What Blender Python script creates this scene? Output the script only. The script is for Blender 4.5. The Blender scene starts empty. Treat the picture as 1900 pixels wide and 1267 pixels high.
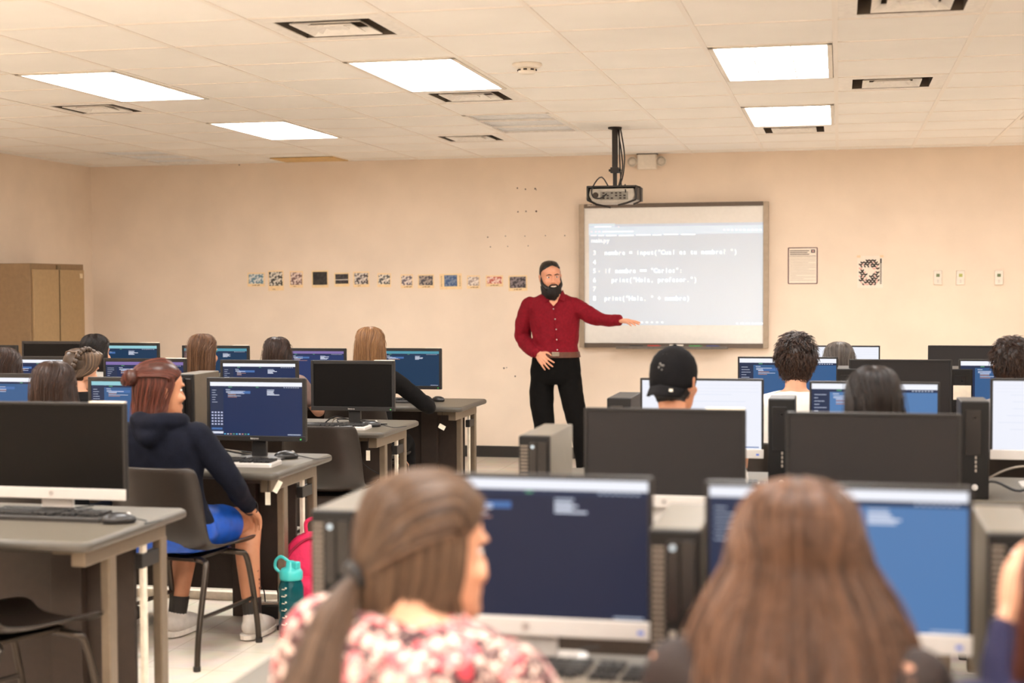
import bpy, bmesh, math, random
from mathutils import Vector, Matrix, Euler
rnd = random.Random(7)
scene = bpy.context.scene
col = scene.collection
PI = math.pi
V = Vector

# ------------------------------------------------------------------ camera
FPX, YAW, PIT, ROL, CAMZ = 2757.65, 0.2169, 0.0378, -0.0045, 1.532
cy_, sy_ = math.cos(YAW), math.sin(YAW)
FWD = V((-sy_*math.cos(PIT), cy_*math.cos(PIT), -math.sin(PIT)))
R0 = V((cy_, sy_, 0)); U0 = R0.cross(FWD)
RT = R0*math.cos(ROL) + U0*math.sin(ROL); UP = RT.cross(FWD)
CAM = V((0, 0, CAMZ))
cd = bpy.data.cameras.new('camera'); cam = bpy.data.objects.new('camera', cd); col.objects.link(cam)
cam.matrix_world = Matrix(((RT.x, UP.x, -FWD.x, 0), (RT.y, UP.y, -FWD.y, 0), (RT.z, UP.z, -FWD.z, CAMZ), (0, 0, 0, 1)))
cd.sensor_width = 36; cd.lens = FPX*36/1900; cd.clip_start = .05; cd.clip_end = 60
cd.dof.use_dof = True; cd.dof.focus_distance = 8.6; cd.dof.aperture_fstop = 2.3
scene.camera = cam

# ------------------------------------------------------------------ light and exposure
vs = scene.view_settings
vs.view_transform = 'Standard'; vs.look = 'None'; vs.gamma = 1; vs.use_curve_mapping = False
vs.exposure = 0.0
LAMP = 23.0            # radiance of the ceiling troffers
LAMP_COL = (1, .985, .965)
w = bpy.data.worlds.new('world'); scene.world = w; w.use_nodes = True
w.node_tree.nodes['Background'].inputs[0].default_value = (1, .93, .85, 1)
w.node_tree.nodes['Background'].inputs[1].default_value = 1.0

def ray(px, py): return FWD + RT*((px-950)/FPX) + UP*((633.5-py)/FPX)
def aty(px, py, Y):
    d = ray(px, py); return CAM + d*(Y/d.y)
def atz(px, py, z):
    d = ray(px, py); return CAM + d*((z-CAMZ)/d.z)

# ------------------------------------------------------------------ materials
def lin(c):
    f = lambda v: (v/255/12.92) if v/255 <= .04045 else ((v/255+.055)/1.055)**2.4
    return (f(c[0]), f(c[1]), f(c[2]), 1)
MATS = {}
def mat(name, rgb, rough=.6, metal=0, noise=.06, nscale=30, bump=0, bscale=200, spec=.5, coat=0, trans=0):
    if name in MATS: return MATS[name]
    m = bpy.data.materials.new(name); m.use_nodes = True; nt = m.node_tree; N = nt.nodes; L = nt.links
    b = N['Principled BSDF']; c = lin(rgb)
    b.inputs['Roughness'].default_value = rough; b.inputs['Metallic'].default_value = metal
    b.inputs['Specular IOR Level'].default_value = spec; b.inputs['Coat Weight'].default_value = coat
    b.inputs['Transmission Weight'].default_value = trans
    b.inputs['Base Color'].default_value = c
    if noise:
        tc = N.new('ShaderNodeTexCoord'); n = N.new('ShaderNodeTexNoise'); n.inputs['Scale'].default_value = nscale
        n.inputs['Detail'].default_value = 4
        r = N.new('ShaderNodeValToRGB')
        r.color_ramp.elements[0].color = [v*(1-noise*2) for v in c[:3]]+[1]
        r.color_ramp.elements[1].color = [min(1, v*(1+noise*2)) for v in c[:3]]+[1]
        r.color_ramp.elements[0].position = .3; r.color_ramp.elements[1].position = .7
        L.new(tc.outputs['Object'], n.inputs['Vector']); L.new(n.outputs['Fac'], r.inputs['Fac']); L.new(r.outputs['Color'], b.inputs['Base Color'])
    if bump:
        tc = N.new('ShaderNodeTexCoord'); n2 = N.new('ShaderNodeTexNoise'); n2.inputs['Scale'].default_value = bscale
        bp = N.new('ShaderNodeBump'); bp.inputs['Strength'].default_value = bump; bp.inputs['Distance'].default_value = .01
        L.new(tc.outputs['Object'], n2.inputs['Vector']); L.new(n2.outputs['Fac'], bp.inputs['Height']); L.new(bp.outputs['Normal'], b.inputs['Normal'])
    MATS[name] = m; return m
def emis(name, rgb, s=1.0):
    if name in MATS: return MATS[name]
    m = bpy.data.materials.new(name); m.use_nodes = True; b = m.node_tree.nodes['Principled BSDF']
    b.inputs['Base Color'].default_value = (.01, .01, .01, 1); b.inputs['Roughness'].default_value = .5; b.inputs['Specular IOR Level'].default_value = .08
    b.inputs['Emission Color'].default_value = lin(rgb); b.inputs['Emission Strength'].default_value = s
    MATS[name] = m; return m
def hair_mat(name, dark, light, rough=.38):
    if name in MATS: return MATS[name]
    m = bpy.data.materials.new(name); m.use_nodes = True; nt = m.node_tree; N = nt.nodes; L = nt.links
    b = N['Principled BSDF']; b.inputs['Roughness'].default_value = rough; b.inputs['Specular IOR Level'].default_value = .45
    a = N.new('ShaderNodeAttribute'); a.attribute_name = 'strand'
    r = N.new('ShaderNodeValToRGB'); r.color_ramp.elements[0].color = lin(dark); r.color_ramp.elements[1].color = lin(light)
    L.new(a.outputs['Fac'], r.inputs['Fac']); L.new(r.outputs['Color'], b.inputs['Base Color'])
    MATS[name] = m; return m
def spots_mat(name, base, cols, scale, rough=.8, width=.35):
    """printed cloth: voronoi flowers of several colours on a base colour"""
    if name in MATS: return MATS[name]
    m = bpy.data.materials.new(name); m.use_nodes = True; nt = m.node_tree; N = nt.nodes; L = nt.links
    b = N['Principled BSDF']; b.inputs['Roughness'].default_value = rough
    tc = N.new('ShaderNodeTexCoord'); prev = None
    for k, (c, sc, th) in enumerate(cols):
        mp = N.new('ShaderNodeMapping'); mp.inputs['Location'].default_value = (k*3.1, k*1.7, k*.9)
        nz = N.new('ShaderNodeTexNoise'); nz.inputs['Scale'].default_value = sc*2.2
        mx0 = N.new('ShaderNodeMix'); mx0.data_type = 'VECTOR'; mx0.inputs['Factor'].default_value = .03
        vo = N.new('ShaderNodeTexVoronoi'); vo.inputs['Scale'].default_value = sc
        rp = N.new('ShaderNodeValToRGB'); rp.color_ramp.elements[0].position = th; rp.color_ramp.elements[1].position = th+.05
        rp.color_ramp.elements[0].color = (1, 1, 1, 1); rp.color_ramp.elements[1].color = (0, 0, 0, 1)
        L.new(tc.outputs['Object'], mp.inputs['Vector']); L.new(mp.outputs['Vector'], mx0.inputs[4])
        L.new(mp.outputs['Vector'], nz.inputs['Vector']); L.new(nz.outputs['Color'], mx0.inputs[5])
        L.new(mx0.outputs[1], vo.inputs['Vector']); L.new(vo.outputs['Distance'], rp.inputs['Fac'])
        mx = N.new('ShaderNodeMix'); mx.data_type = 'RGBA'
        mx.inputs[7].default_value = lin(c)
        if prev is None: mx.inputs[6].default_value = lin(base)
        else: L.new(prev, mx.inputs[6])
        L.new(rp.outputs['Color'], mx.inputs[0]); prev = mx.outputs[2]
    L.new(prev, b.inputs['Base Color'])
    MATS[name] = m; return m

# ------------------------------------------------------------------ mesh builder
def catmull(P, n=6):
    P = [V(p) for p in P]; out = []
    for i in range(len(P)-1):
        p0 = P[max(i-1, 0)]; p1 = P[i]; p2 = P[i+1]; p3 = P[min(i+2, len(P)-1)]
        for k in range(n):
            t = k/n
            out.append(.5*((2*p1)+(p2-p0)*t+(2*p0-5*p1+4*p2-p3)*t*t+(3*p1-p0-3*p2+p3)*t**3))
    out.append(P[-1]); return out
class MB:
    def __init__(s): s.v = []; s.f = []; s.mi = []; s.cur = 0; s.M = None
    def _a(s, vs_, fs):
        o = len(s.v)
        s.v += [tuple(s.M @ V(p)) if s.M else tuple(p) for p in vs_]
        s.f += [tuple(i+o for i in f) for f in fs]; s.mi += [s.cur]*len(fs)
    def box(s, c, d, rz=0, M=None):
        x, y, z = d[0]/2, d[1]/2, d[2]/2
        vs_ = [V((a*x, b*y, e*z)) for a in (-1, 1) for b in (-1, 1) for e in (-1, 1)]
        Mx = Matrix.Translation(V(c)) @ (M if M else Matrix.Rotation(rz, 4, 'Z'))
        s._a([Mx @ p for p in vs_], [(0, 1, 3, 2), (4, 6, 7, 5), (0, 4, 5, 1), (2, 3, 7, 6), (0, 2, 6, 4), (1, 5, 7, 3)])
        return s
    def bb(s, x0, x1, y0, y1, z0, z1): return s.box(((x0+x1)/2, (y0+y1)/2, (z0+z1)/2), (x1-x0, y1-y0, z1-z0))
    def quad(s, a, b, c, d): s._a([a, b, c, d], [(0, 1, 2, 3)]); return s
    def rect(s, x0, x1, z0, z1, y=0): return s.quad((x0, y, z0), (x1, y, z0), (x1, y, z1), (x0, y, z1))
    def loft(s, rings, caps=True, closed=True):
        n = len(rings[0]); vs_ = [p for r in rings for p in r]; fs = []
        for i in range(len(rings)-1):
            for k in range(n if closed else n-1):
                k2 = (k+1) % n
                fs.append((i*n+k, i*n+k2, (i+1)*n+k2, (i+1)*n+k))
        if caps and closed:
            fs.append(tuple(reversed(range(n)))); fs.append(tuple((len(rings)-1)*n+k for k in range(n)))
        s._a(vs_, fs); return s
    def rings(s, R, n=24, e=2.2, caps=True):
        """R: (cx,cy,cz,rx,ry) horizontal super-ellipses"""
        out = []
        for cx, cy, cz, rx, ry in R:
            rr = []
            for k in range(n):
                a = 2*PI*k/n; ca, sa = math.cos(a), math.sin(a)
                rr.append((cx+rx*math.copysign(abs(ca)**(2/e), ca), cy+ry*math.copysign(abs(sa)**(2/e), sa), cz))
            out.append(rr)
        return s.loft(out, caps)
    def tube(s, P, r, n=10, round_ends=False, flat=1.0, up=None):
        P = [V(p) for p in P]; R = list(r) if hasattr(r, '__len__') else [r]*len(P)
        if round_ends:
            d0 = (P[0]-P[1]).normalized(); d1 = (P[-1]-P[-2]).normalized(); A = []; B = []
            for t in (.98, .8, .45): A.append((P[0]+d0*R[0]*t, R[0]*math.sqrt(1-t*t)))
            for t in (.45, .8, .98): B.append((P[-1]+d1*R[-1]*t, R[-1]*math.sqrt(1-t*t)))
            R = [x[1] for x in A]+R+[x[1] for x in B]; P = [x[0] for x in A]+P+[x[0] for x in B]
        T = [(P[min(i+1, len(P)-1)]-P[max(i-1, 0)]).normalized() for i in range(len(P))]
        nrm = V(up) if up else (V((0, 0, 1)) if abs(T[0].z) < .9 else V((0, 1, 0)))
        out = []
        for i, p in enumerate(P):
            nrm = nrm - T[i]*nrm.dot(T[i])
            if nrm.length < 1e-6: nrm = T[i].orthogonal()
            nrm.normalize(); b = T[i].cross(nrm)
            out.append([p+(b*math.cos(2*PI*k/n)+nrm*math.sin(2*PI*k/n)*flat)*R[i] for k in range(n)])
        return s.loft(out)
    def limb(s, P, r, n=14, flat=1.0, up=None): return s.tube(catmull(P, 5), catmull1(r, 5), n, True, flat, up)
    def lathe(s, prof, c=(0, 0, 0), n=24, axis='Z'):
        rings_ = []
        for r, z in prof:
            rr = []
            for k in range(n):
                a = 2*PI*k/n; x, y = r*math.cos(a), r*math.sin(a)
                p = (x, y, z) if axis == 'Z' else ((x, z, y) if axis == 'Y' else (z, x, y))
                rr.append((p[0]+c[0], p[1]+c[1], p[2]+c[2]))
            rings_.append(rr)
        return s.loft(rings_)
    def ell(s, c, d, n=16, m=10, M=None):
        c = V(c); rings_ = []
        for i in range(m+1):
            t = PI*(.02+.96*i/m); rr = []
            for k in range(n):
                a = 2*PI*k/n; p = V((d[0]*math.sin(t)*math.cos(a), d[1]*math.sin(t)*math.sin(a), -d[2]*math.cos(t)))
                rr.append(c+(M @ p if M else p))
            rings_.append(rr)
        return s.loft(rings_)
    def build(s, name, mats, parent=None, bevel=0, smooth=False, loc=None, rot=None, remesh=0, sm=0, disp=0, subd=0, solid=0):
        me = bpy.data.meshes.new(name); me.from_pydata(s.v, [], s.f)
        if not isinstance(mats, (list, tuple)): mats = [mats]
        for m in mats: me.materials.append(m)
        me.polygons.foreach_set('material_index', s.mi)
        if smooth or remesh: me.polygons.foreach_set('use_smooth', [True]*len(s.f))
        me.update()
        bm_ = bmesh.new(); bm_.from_mesh(me); bmesh.ops.recalc_face_normals(bm_, faces=bm_.faces); bm_.to_mesh(me); bm_.free()
        o = bpy.data.objects.new(name, me); col.objects.link(o)
        if parent: o.parent = parent
        if loc: o.location = loc
        if rot: o.rotation_euler = rot
        if remesh:
            d = o.modifiers.new('r', 'REMESH'); d.mode = 'VOXEL'; d.voxel_size = remesh; d.use_smooth_shade = True
        if sm:
            d = o.modifiers.new('s', 'SMOOTH'); d.iterations = sm; d.factor = .6
        if disp:
            tx = bpy.data.textures.get('folds') or bpy.data.textures.new('folds', 'CLOUDS'); tx.noise_scale = .09; tx.noise_depth = 1
            d = o.modifiers.new('d', 'DISPLACE'); d.texture = tx; d.strength = disp; d.mid_level = .5; d.texture_coords = 'LOCAL'
        if solid:
            d = o.modifiers.new('t', 'SOLIDIFY'); d.thickness = solid; d.offset = 0
        if bevel:
            d = o.modifiers.new('b', 'BEVEL'); d.width = bevel; d.segments = 2; d.limit_method = 'ANGLE'; d.angle_limit = .7
        if subd:
            d = o.modifiers.new('u', 'SUBSURF'); d.levels = subd; d.render_levels = subd
        return o
def catmull1(r, n):
    if not hasattr(r, '__len__'): return r
    return [v.x for v in catmull([V((x, 0, 0)) for x in r], n)]
def tag(o, label=None, cat=None, group=None, kind=None):
    if label: o['label'] = label
    if cat: o['category'] = cat
    if group: o['group'] = group
    if kind: o['kind'] = kind
    return o
def empty(name, loc, rz=0, label=None, cat=None, group=None):
    o = bpy.data.objects.new(name, None); o.empty_display_size = .1; col.objects.link(o)
    o.location = loc; o.rotation_euler = (0, 0, rz); return tag(o, label, cat, group)
def copy_tree(o, parent=None):
    c = o.copy(); col.objects.link(c); c.parent = parent
    for ch in list(KIDS.get(o.name, [])) or [x for x in o.children]: copy_tree(ch, c)
    return c
KIDS = {}
GL = {}
def glyph(ch, bold):
    if (ch, bold) in GL: return GL[(ch, bold)]
    cu = bpy.data.curves.new('g', 'FONT'); cu.body = ch; cu.size = 1; cu.offset = bold; cu.resolution_u = 3
    o = bpy.data.objects.new('g', cu); col.objects.link(o)
    dg = bpy.context.evaluated_depsgraph_get(); me = o.evaluated_get(dg).to_mesh()
    vs_ = [v.co.copy() for v in me.vertices]; fs = [tuple(p.vertices) for p in me.polygons]
    bpy.data.objects.remove(o); bpy.data.curves.remove(cu)
    GL[(ch, bold)] = (vs_, fs); return GL[(ch, bold)]
def text(mb, s_, x, z, size, adv=None, bold=.01, y=0, sx=1.0):
    """writing in the XZ plane facing -Y; fixed advance when adv is given"""
    for ch in s_:
        if ch == ' ': x += (adv or size*.3); continue
        vs_, fs = glyph(ch, bold)
        if not vs_: continue
        x0 = min(v.x for v in vs_); x1 = max(v.x for v in vs_)
        ox = x+(adv-(x1-x0)*size*sx)/2 if adv else x
        mb._a([(ox+(v.x-x0)*size*sx, y, z+v.y*size) for v in vs_], fs)
        x += adv if adv else (x1-x0)*size*sx+size*.09
    return x
# ------------------------------------------------------------------ room shell
T = .61; GX, GY = -.0236, 6.556; CEIL = 2.663; FRONT = 12.89; LEFT = -6.9; RIGHT = 3.6; BACK = -3.2
M_wall = mat('wall_paint', (240, 221, 201), .75, noise=.02, nscale=3, bump=.08, bscale=90)
M_ceil = mat('ceiling_tile', (252, 247, 240), .85, noise=.015, nscale=2, bump=.1, bscale=160)
M_tee = mat('ceiling_tee_metal', (250, 242, 232), .5, noise=0)
M_dark = mat('black_rubber', (38, 32, 28), .6, noise=.05)
# floor: square tiles, glossy
m = bpy.data.materials.new('floor_tile'); m.use_nodes = True; nt = m.node_tree; b = nt.nodes['Principled BSDF']
tc = nt.nodes.new('ShaderNodeTexCoord'); br = nt.nodes.new('ShaderNodeTexBrick'); br.offset = 0
br.inputs['Scale'].default_value = 1; br.inputs['Brick Width'].default_value = .305; br.inputs['Row Height'].default_value = .305
br.inputs['Mortar Size'].default_value = .002; br.inputs['Color1'].default_value = lin((240, 228, 212)); br.inputs['Color2'].default_value = lin((235, 222, 204))
br.inputs['Mortar'].default_value = lin((205, 190, 168))
nz = nt.nodes.new('ShaderNodeTexNoise'); nz.inputs['Scale'].default_value = 9; nz.inputs['Detail'].default_value = 6
mx = nt.nodes.new('ShaderNodeMix'); mx.data_type = 'RGBA'; mx.blend_type = 'MULTIPLY'; mx.inputs[0].default_value = .25
nt.links.new(tc.outputs['Object'], br.inputs['Vector']); nt.links.new(tc.outputs['Object'], nz.inputs['Vector'])
nt.links.new(br.outputs['Color'], mx.inputs[6]); nt.links.new(nz.outputs['Color'], mx.inputs[7]); nt.links.new(mx.outputs[2], b.inputs['Base Color'])
b.inputs['Roughness'].default_value = .22; M_floor = m

def struct(name, mb, m_, parent=None, **k):
    o = mb.build(name, m_, parent, **k)
    if not parent: o['kind'] = 'structure'
    return o
struct('floor', MB().bb(LEFT-.2, RIGHT+.2, BACK-.2, FRONT+.2, -.1, 0), M_floor)
wf = struct('wall_front', MB().bb(LEFT-.2, RIGHT+.2, FRONT, FRONT+.15, 0, CEIL+.1), M_wall)
struct('wall_left', MB().bb(LEFT-.15, LEFT, BACK, FRONT, 0, CEIL+.1), M_wall)
struct('wall_right', MB().bb(RIGHT, RIGHT+.15, BACK, FRONT, 0, CEIL+.1), M_wall)
struct('wall_back', MB().bb(LEFT-.2, RIGHT+.2, BACK-.15, BACK, 0, CEIL+.1), M_wall)
struct('baseboard_front', MB().bb(LEFT, RIGHT, FRONT-.012, FRONT, 0, .1), M_dark, bevel=.003)
struct('baseboard_left', MB().bb(LEFT, LEFT+.012, BACK, FRONT-.012, 0, .1), M_dark, bevel=.003)
# ceiling: cells left out where fixtures sit; panels as one mesh, tee grid as its child
i0, i1 = -12, 6; j0, j1 = -17, 11
LIGHTS = [(i, j) for i in (-7, -4, -1, 2) for j in (5, 1, -4, -8, -12, -15) if (i, j) != (-4, 5)]+[(-10, 1), (-10, -4), (-10, -8)]  # leftmost column is added out of view to brighten the left wall
VENTS = [(-8, 3), (-4, 3), (-5, 7), (-4, -1), (0, -1), (0, 3), (-1, 7)]
RET = [(-4, 5), (-10, 8)]
used = set()
for i, j in LIGHTS+RET: used |= {(i, j), (i, j+1)}
used |= set(VENTS)
cx = lambda i: GX+i*T
cyy = lambda j: GY+j*T
ce = MB()
for i in range(i0, i1):
    for j in range(j0, j1):
        if (i, j) in used: continue
        x0, x1 = max(cx(i), LEFT), min(cx(i+1), RIGHT); y0, y1 = max(cyy(j), BACK), min(cyy(j+1), FRONT)
        if x1-x0 < .02 or y1-y0 < .02: continue
        ce.bb(x0, x1, y0, y1, CEIL, CEIL+.015)
ceiling = struct('ceiling', ce, M_ceil)
tg = MB()
for i in range(i0+1, i1):
    if LEFT < cx(i) < RIGHT: tg.bb(cx(i)-.012, cx(i)+.012, BACK, FRONT, CEIL-.004, CEIL)
ln = MB()
for j in range(j0, j1+1):
    if not BACK < cyy(j) < FRONT-.05: continue
    for i in range(i0, i1):
        if any((i, j) == (a, b_+1) for a, b_ in LIGHTS+RET): continue
        x0, x1 = max(cx(i), LEFT), min(cx(i+1), RIGHT)
        if x1-x0 > .02: ln.bb(x0+.012, x1-.012, cyy(j)-.008, cyy(j)+.008, CEIL-.003, CEIL)
tg.build('ceiling_tee', M_tee, ceiling)
ln.build('cross_tee', mat('cross_tee_metal', (246, 236, 224), .5, noise=0), ceiling)
# plenum slab closes the room above the fixtures
struct('trim_1', MB().bb(LEFT-.2, RIGHT+.2, BACK-.2, FRONT+.2, CEIL+.3, CEIL+.35), M_ceil)

M_white = mat('white_enamel', (236, 226, 212), .45, noise=.02)
M_lens = bpy.data.materials.new('lamp_lens'); M_lens.use_nodes = True
_n = M_lens.node_tree; _b = _n.nodes['Principled BSDF']; _b.inputs['Emission Color'].default_value = (*LAMP_COL, 1); _b.inputs['Emission Strength'].default_value = LAMP
_b.inputs['Base Color'].default_value = (.8, .8, .8, 1)
_tc = _n.nodes.new('ShaderNodeTexCoord'); _w = _n.nodes.new('ShaderNodeTexWave'); _w.bands_direction = 'X'; _w.inputs['Scale'].default_value = 1.7
_mr = _n.nodes.new('ShaderNodeMapRange'); _mr.inputs[3].default_value = LAMP*.75; _mr.inputs[4].default_value = LAMP*1.25
_n.links.new(_tc.outputs['Object'], _w.inputs['Vector']); _n.links.new(_w.outputs['Fac'], _mr.inputs[0]); _n.links.new(_mr.outputs[0], _b.inputs['Emission Strength'])
lampsrc = empty('ceiling_light', (0, 0, 0))
f = MB(); W_, D_ = T-.03, 2*T-.03
for sx in (-1, 1): f.box((sx*(W_/2-.012), 0, 0), (.024, D_, .02))
for sy in (-1, 1): f.box((0, sy*(D_/2-.012), 0), (W_, .024, .02))
f.build('frame', M_white, lampsrc, bevel=.002)
MB().box((0, 0, .045), (W_-.03, D_-.03, .07)).build('housing', M_white, lampsrc)
MB().box((0, 0, .004), (W_-.046, D_-.046, .006)).build('diffuser', M_lens, lampsrc)
rb = MB()
for k in (-1, 1): rb.box((k*W_/6, 0, -.001), (.006, D_-.05, .006))
rb.build('rib', M_white, lampsrc)
LBL = {(-7, 1): 'large bright ceiling troffer at the far left, nearer of the left pair', (-7, 5): 'smaller looking bright ceiling troffer at the left, nearer the front wall',
       (-4, 1): 'bright ceiling troffer left of the round smoke detector', (-1, 1): 'bright ceiling troffer upper right, nearer of the right pair',
       (-1, 5): 'bright ceiling troffer right of the projector, with a vent against its far edge', (2, 5): 'ceiling troffer cut off by the right edge of the photo'}
first = True
for (i, j) in LIGHTS:
    o = lampsrc if first else copy_tree(lampsrc)
    first = False
    o.location = (cx(i)+T/2, cyy(j)+T, CEIL+.002)
    tag(o, LBL.get((i, j), 'unseen recessed ceiling troffer out of camera view'), 'ceiling light', 'recessed ceiling troffers')
# square louvred air vents
M_vent = mat('vent_metal', (248, 242, 234), .5, noise=.03); M_hole = mat('duct_dark', (58, 48, 40), .9, noise=.1)
vsrc = empty('ceiling_vent', (0, 0, 0))
def frame_sq(mb, r0, r1, z0, z1):
    a = [(r0*sx, r0*sy, z0) for sx, sy in ((-1, -1), (1, -1), (1, 1), (-1, 1))]; b_ = [(r1*sx, r1*sy, z1) for sx, sy in ((-1, -1), (1, -1), (1, 1), (-1, 1))]
    c_ = [(x, y, z+.004) for x, y, z in a]; d_ = [(x, y, z+.004) for x, y, z in b_]
    for k in range(4):
        k2 = (k+1) % 4
        mb._a([a[k], a[k2], b_[k2], b_[k], c_[k], c_[k2], d_[k2], d_[k]], [(0, 1, 2, 3), (4, 7, 6, 5), (0, 4, 5, 1), (3, 2, 6, 7), (0, 3, 7, 4), (1, 5, 6, 2)])
q = MB(); frame_sq(q, .3, .215, 0, -.004); q.build('face_plate', M_vent, vsrc)
q = MB().bb(-.225, .225, -.225, .225, .09, .1)
for s_ in (-1, 1): q.bb(min(s_*.215, s_*.222), max(s_*.215, s_*.222), -.222, .222, .0, .09); q.bb(-.222, .222, min(s_*.215, s_*.222), max(s_*.215, s_*.222), .0, .09)
q.build('duct', mat('vent_throat', (98, 86, 74), .8, noise=.05), vsrc)
for k, (a, b_) in enumerate(((.16, .12), (.1, .06))):
    q = MB(); frame_sq(q, a, b_, -.006, .02); q.build('louver', M_vent, vsrc)
MB().bb(-.045, .045, -.045, .045, .0, .006).build('centre_plate', M_vent, vsrc)
VL = ['square louvred ceiling vent beyond the large far left troffer', 'square louvred ceiling vent at the far edge of the troffer left of the smoke detector', 'small looking square ceiling vent left of the projector, by the front wall',
      'blurred square ceiling vent at the top, left of centre', 'blurred square ceiling vent cut by the top edge at the upper right', 'square louvred ceiling vent to the right of the right hand troffers',
      'square ceiling vent against the far edge of the troffer nearest the whiteboard']
for k, (i, j) in enumerate(VENTS):
    o = vsrc if k == 0 else copy_tree(vsrc)
    o.location = (cx(i)+T/2, cyy(j)+T/2, CEIL); tag(o, VL[k], 'ceiling vent', 'square ceiling vents')
# two return grilles
for k, (i, j) in enumerate(RET):
    g = empty('return_grille', (cx(i)+T/2, cyy(j)+T, CEIL), 0, ['grey perforated rectangular return grille in the ceiling left of the projector', 'perforated return grille in the far left corner of the ceiling'][k], 'ceiling grille', 'rectangular return grilles')
    q = MB()
    for sx in (-1, 1): q.box((sx*(T/2-.02), 0, 0), (.03, 2*T-.02, .012))
    for y in (-T+.02, -T/3, T/3, T-.02): q.box((0, y, 0), (T-.02, .02, .012))
    q.build('frame', M_vent, g)
    q = MB()
    for a in range(22): q.box((0, -T+.05+a*.0535, .01), (T-.06, .022, .004))
    q.build('slat', mat('grille_grey', (248, 248, 248), .5, noise=.03), g)
    MB().box((0, 0, .05), (T-.02, 2*T-.02, .01)).build('backing', mat('grille_back', (228, 226, 224), .8), g)
# stained replacement tile
o = MB().bb(cx(-8)+.012, cx(-7)-.012, cyy(9)+.3, FRONT-.14, CEIL-.012, CEIL-.004).build('access_panel', mat('tan_panel', (222, 186, 128), .7))
tag(o, 'tan access panel set in the ceiling near the top of the front wall', 'ceiling panel')
# smoke detector
s_ = atz(978, 118, CEIL)
sd = empty('smoke_detector', (s_.x, s_.y, CEIL), 0, 'round white smoke detector on the ceiling right of a troffer', 'smoke detector')
MB().lathe([(.075, 0), (.078, -.008), (.07, -.018), (.05, -.024)], (0, 0, 0)).build('base', M_white, sd, smooth=True)
MB().lathe([(.048, -.022), (.045, -.045), (.036, -.052), (.001, -.053)]).build('sensor_head', M_white, sd, smooth=True)
q = MB()
for k in range(8): q.box((.0465*math.cos(k*PI/4-PI/2), .0465*math.sin(k*PI/4-PI/2), -.034), (.018, .006, .008), k*PI/4)
q.build('slot', M_hole, sd)

# ------------------------------------------------------------------ marks left on the wall (old screw holes)
q = MB()
for px, py, r in [(960, 349, 3), (975, 351, 3), (993, 350, 3.5), (961, 393, 3), (976, 392, 3), (995, 392, 4), (905, 440, 3), (938, 438, 2.2), (974, 438, 2.2), (1012, 437, 2.2), (1048, 437, 2.5), (910, 458, 2.5),
                  (942, 457, 2), (980, 456, 2.2), (935, 683, 3.5), (940, 682, 2.2), (956, 698, 3), (995, 352, 2), (444, 306, 3)]:
    p_ = aty(px, py, FRONT)
    q.lathe([(r*.0022, 0), (r*.0016, -.002)], (p_.x, FRONT-.0005, p_.z), 8, 'Y')
q.build('screw_hole', mat('hole_dark', (70, 52, 40), .9), wf)

# ------------------------------------------------------------------ whiteboard with projected picture
M_bframe = mat('board_frame_grey', (168, 150, 130), .45, .2, noise=.03); M_bdark = mat('board_strip_dark', (98, 84, 72), .5, noise=.03)
bl, brr = -2.222, -.590; bz0, bz1 = .985, 2.235; BY = FRONT-.06
bd = empty('interactive_whiteboard', ((bl+brr)/2, FRONT, bz0), 0, 'wide interactive whiteboard on the front wall showing projected code', 'whiteboard')
X = lambda x: x-(bl+brr)/2
ZB = lambda z: z-bz0
bw = (brr-bl)/2
MB().bb(-bw, bw, -.055, -.002, 0, ZB(bz1)).build('backing', M_bframe, bd, bevel=.006)
for sx in (-1, 1): MB().bb(min(sx*bw, sx*(bw-.045)), max(sx*bw, sx*(bw-.045)), -.075, -.055, 0, ZB(bz1)).build('side_frame', M_bframe, bd, bevel=.004)
MB().bb(-bw+.045, bw-.045, -.07, -.055, ZB(bz1)-.035, ZB(bz1)).build('top_strip', M_bdark, bd, bevel=.003)
MB().bb(-bw+.045, bw-.045, -.07, -.055, 0, .04).build('bottom_strip', M_bdark, bd, bevel=.003)
sf = MB().rect(-bw+.045, bw-.045, .04, ZB(bz1)-.035, -.0565).build('writing_surface', mat('board_white', (240, 236, 230), .35, noise=.01), bd)
# projected picture: glowing sheets stand in for projector light, placed by front wall pixels
def bp(px, py): p_ = aty(px, py, BY); return X(p_.x), ZB(p_.z)
E_area = emis('projected_area', (76, 112, 138), 1.0); E_bar = emis('projected_bar', (96, 140, 172), 1.0); E_txt = emis('projected_text', (200, 214, 228), 1.0)
for e_, rgb in ((E_area, (214, 214, 214)), (E_bar, (222, 222, 222)), (E_txt, (240, 240, 240))): e_.node_tree.nodes['Principled BSDF'].inputs['Specular IOR Level'].default_value = .3; e_.node_tree.nodes['Principled BSDF'].inputs['Base Color'].default_value = lin(rgb)
x0, z0 = bp(1093, 603); x1, z1 = bp(1417, 412)
MB().rect(x0, x1, z0, z1, -.058).build('projected_picture', E_area, bd)
q = MB(); xa, za = bp(1093, 436); xb, zb = bp(1417, 417); q.rect(x0, x1, za, zb, -.0592); xa2, za2 = bp(1141, 417); q.rect(x0, xa2, zb+.004, zb+.028, -.0592)
q.build('projected_toolbar', E_bar, bd)
q = MB(); adv = (1368-1121)/33*aty(950, 500, BY).y/FPX*1.028
lines = [(468.5, '3', 1103, 'nombre = input("Cual es tu nombre? ")', 1121), (486, '4', 1103, '', 0), (502, '5', 1103, 'if nombre == "Carlos":', 1121), (519, '6', 1103, '  print("Hola, profesor.")', 1121),
         (535.5, '7', 1103, '', 0), (553, '8', 1103, 'print("Hola, " + nombre)', 1121)]
xe, _ = bp(1368, 468); xs, _ = bp(1121, 468); adv = (xe-xs)/37
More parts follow.
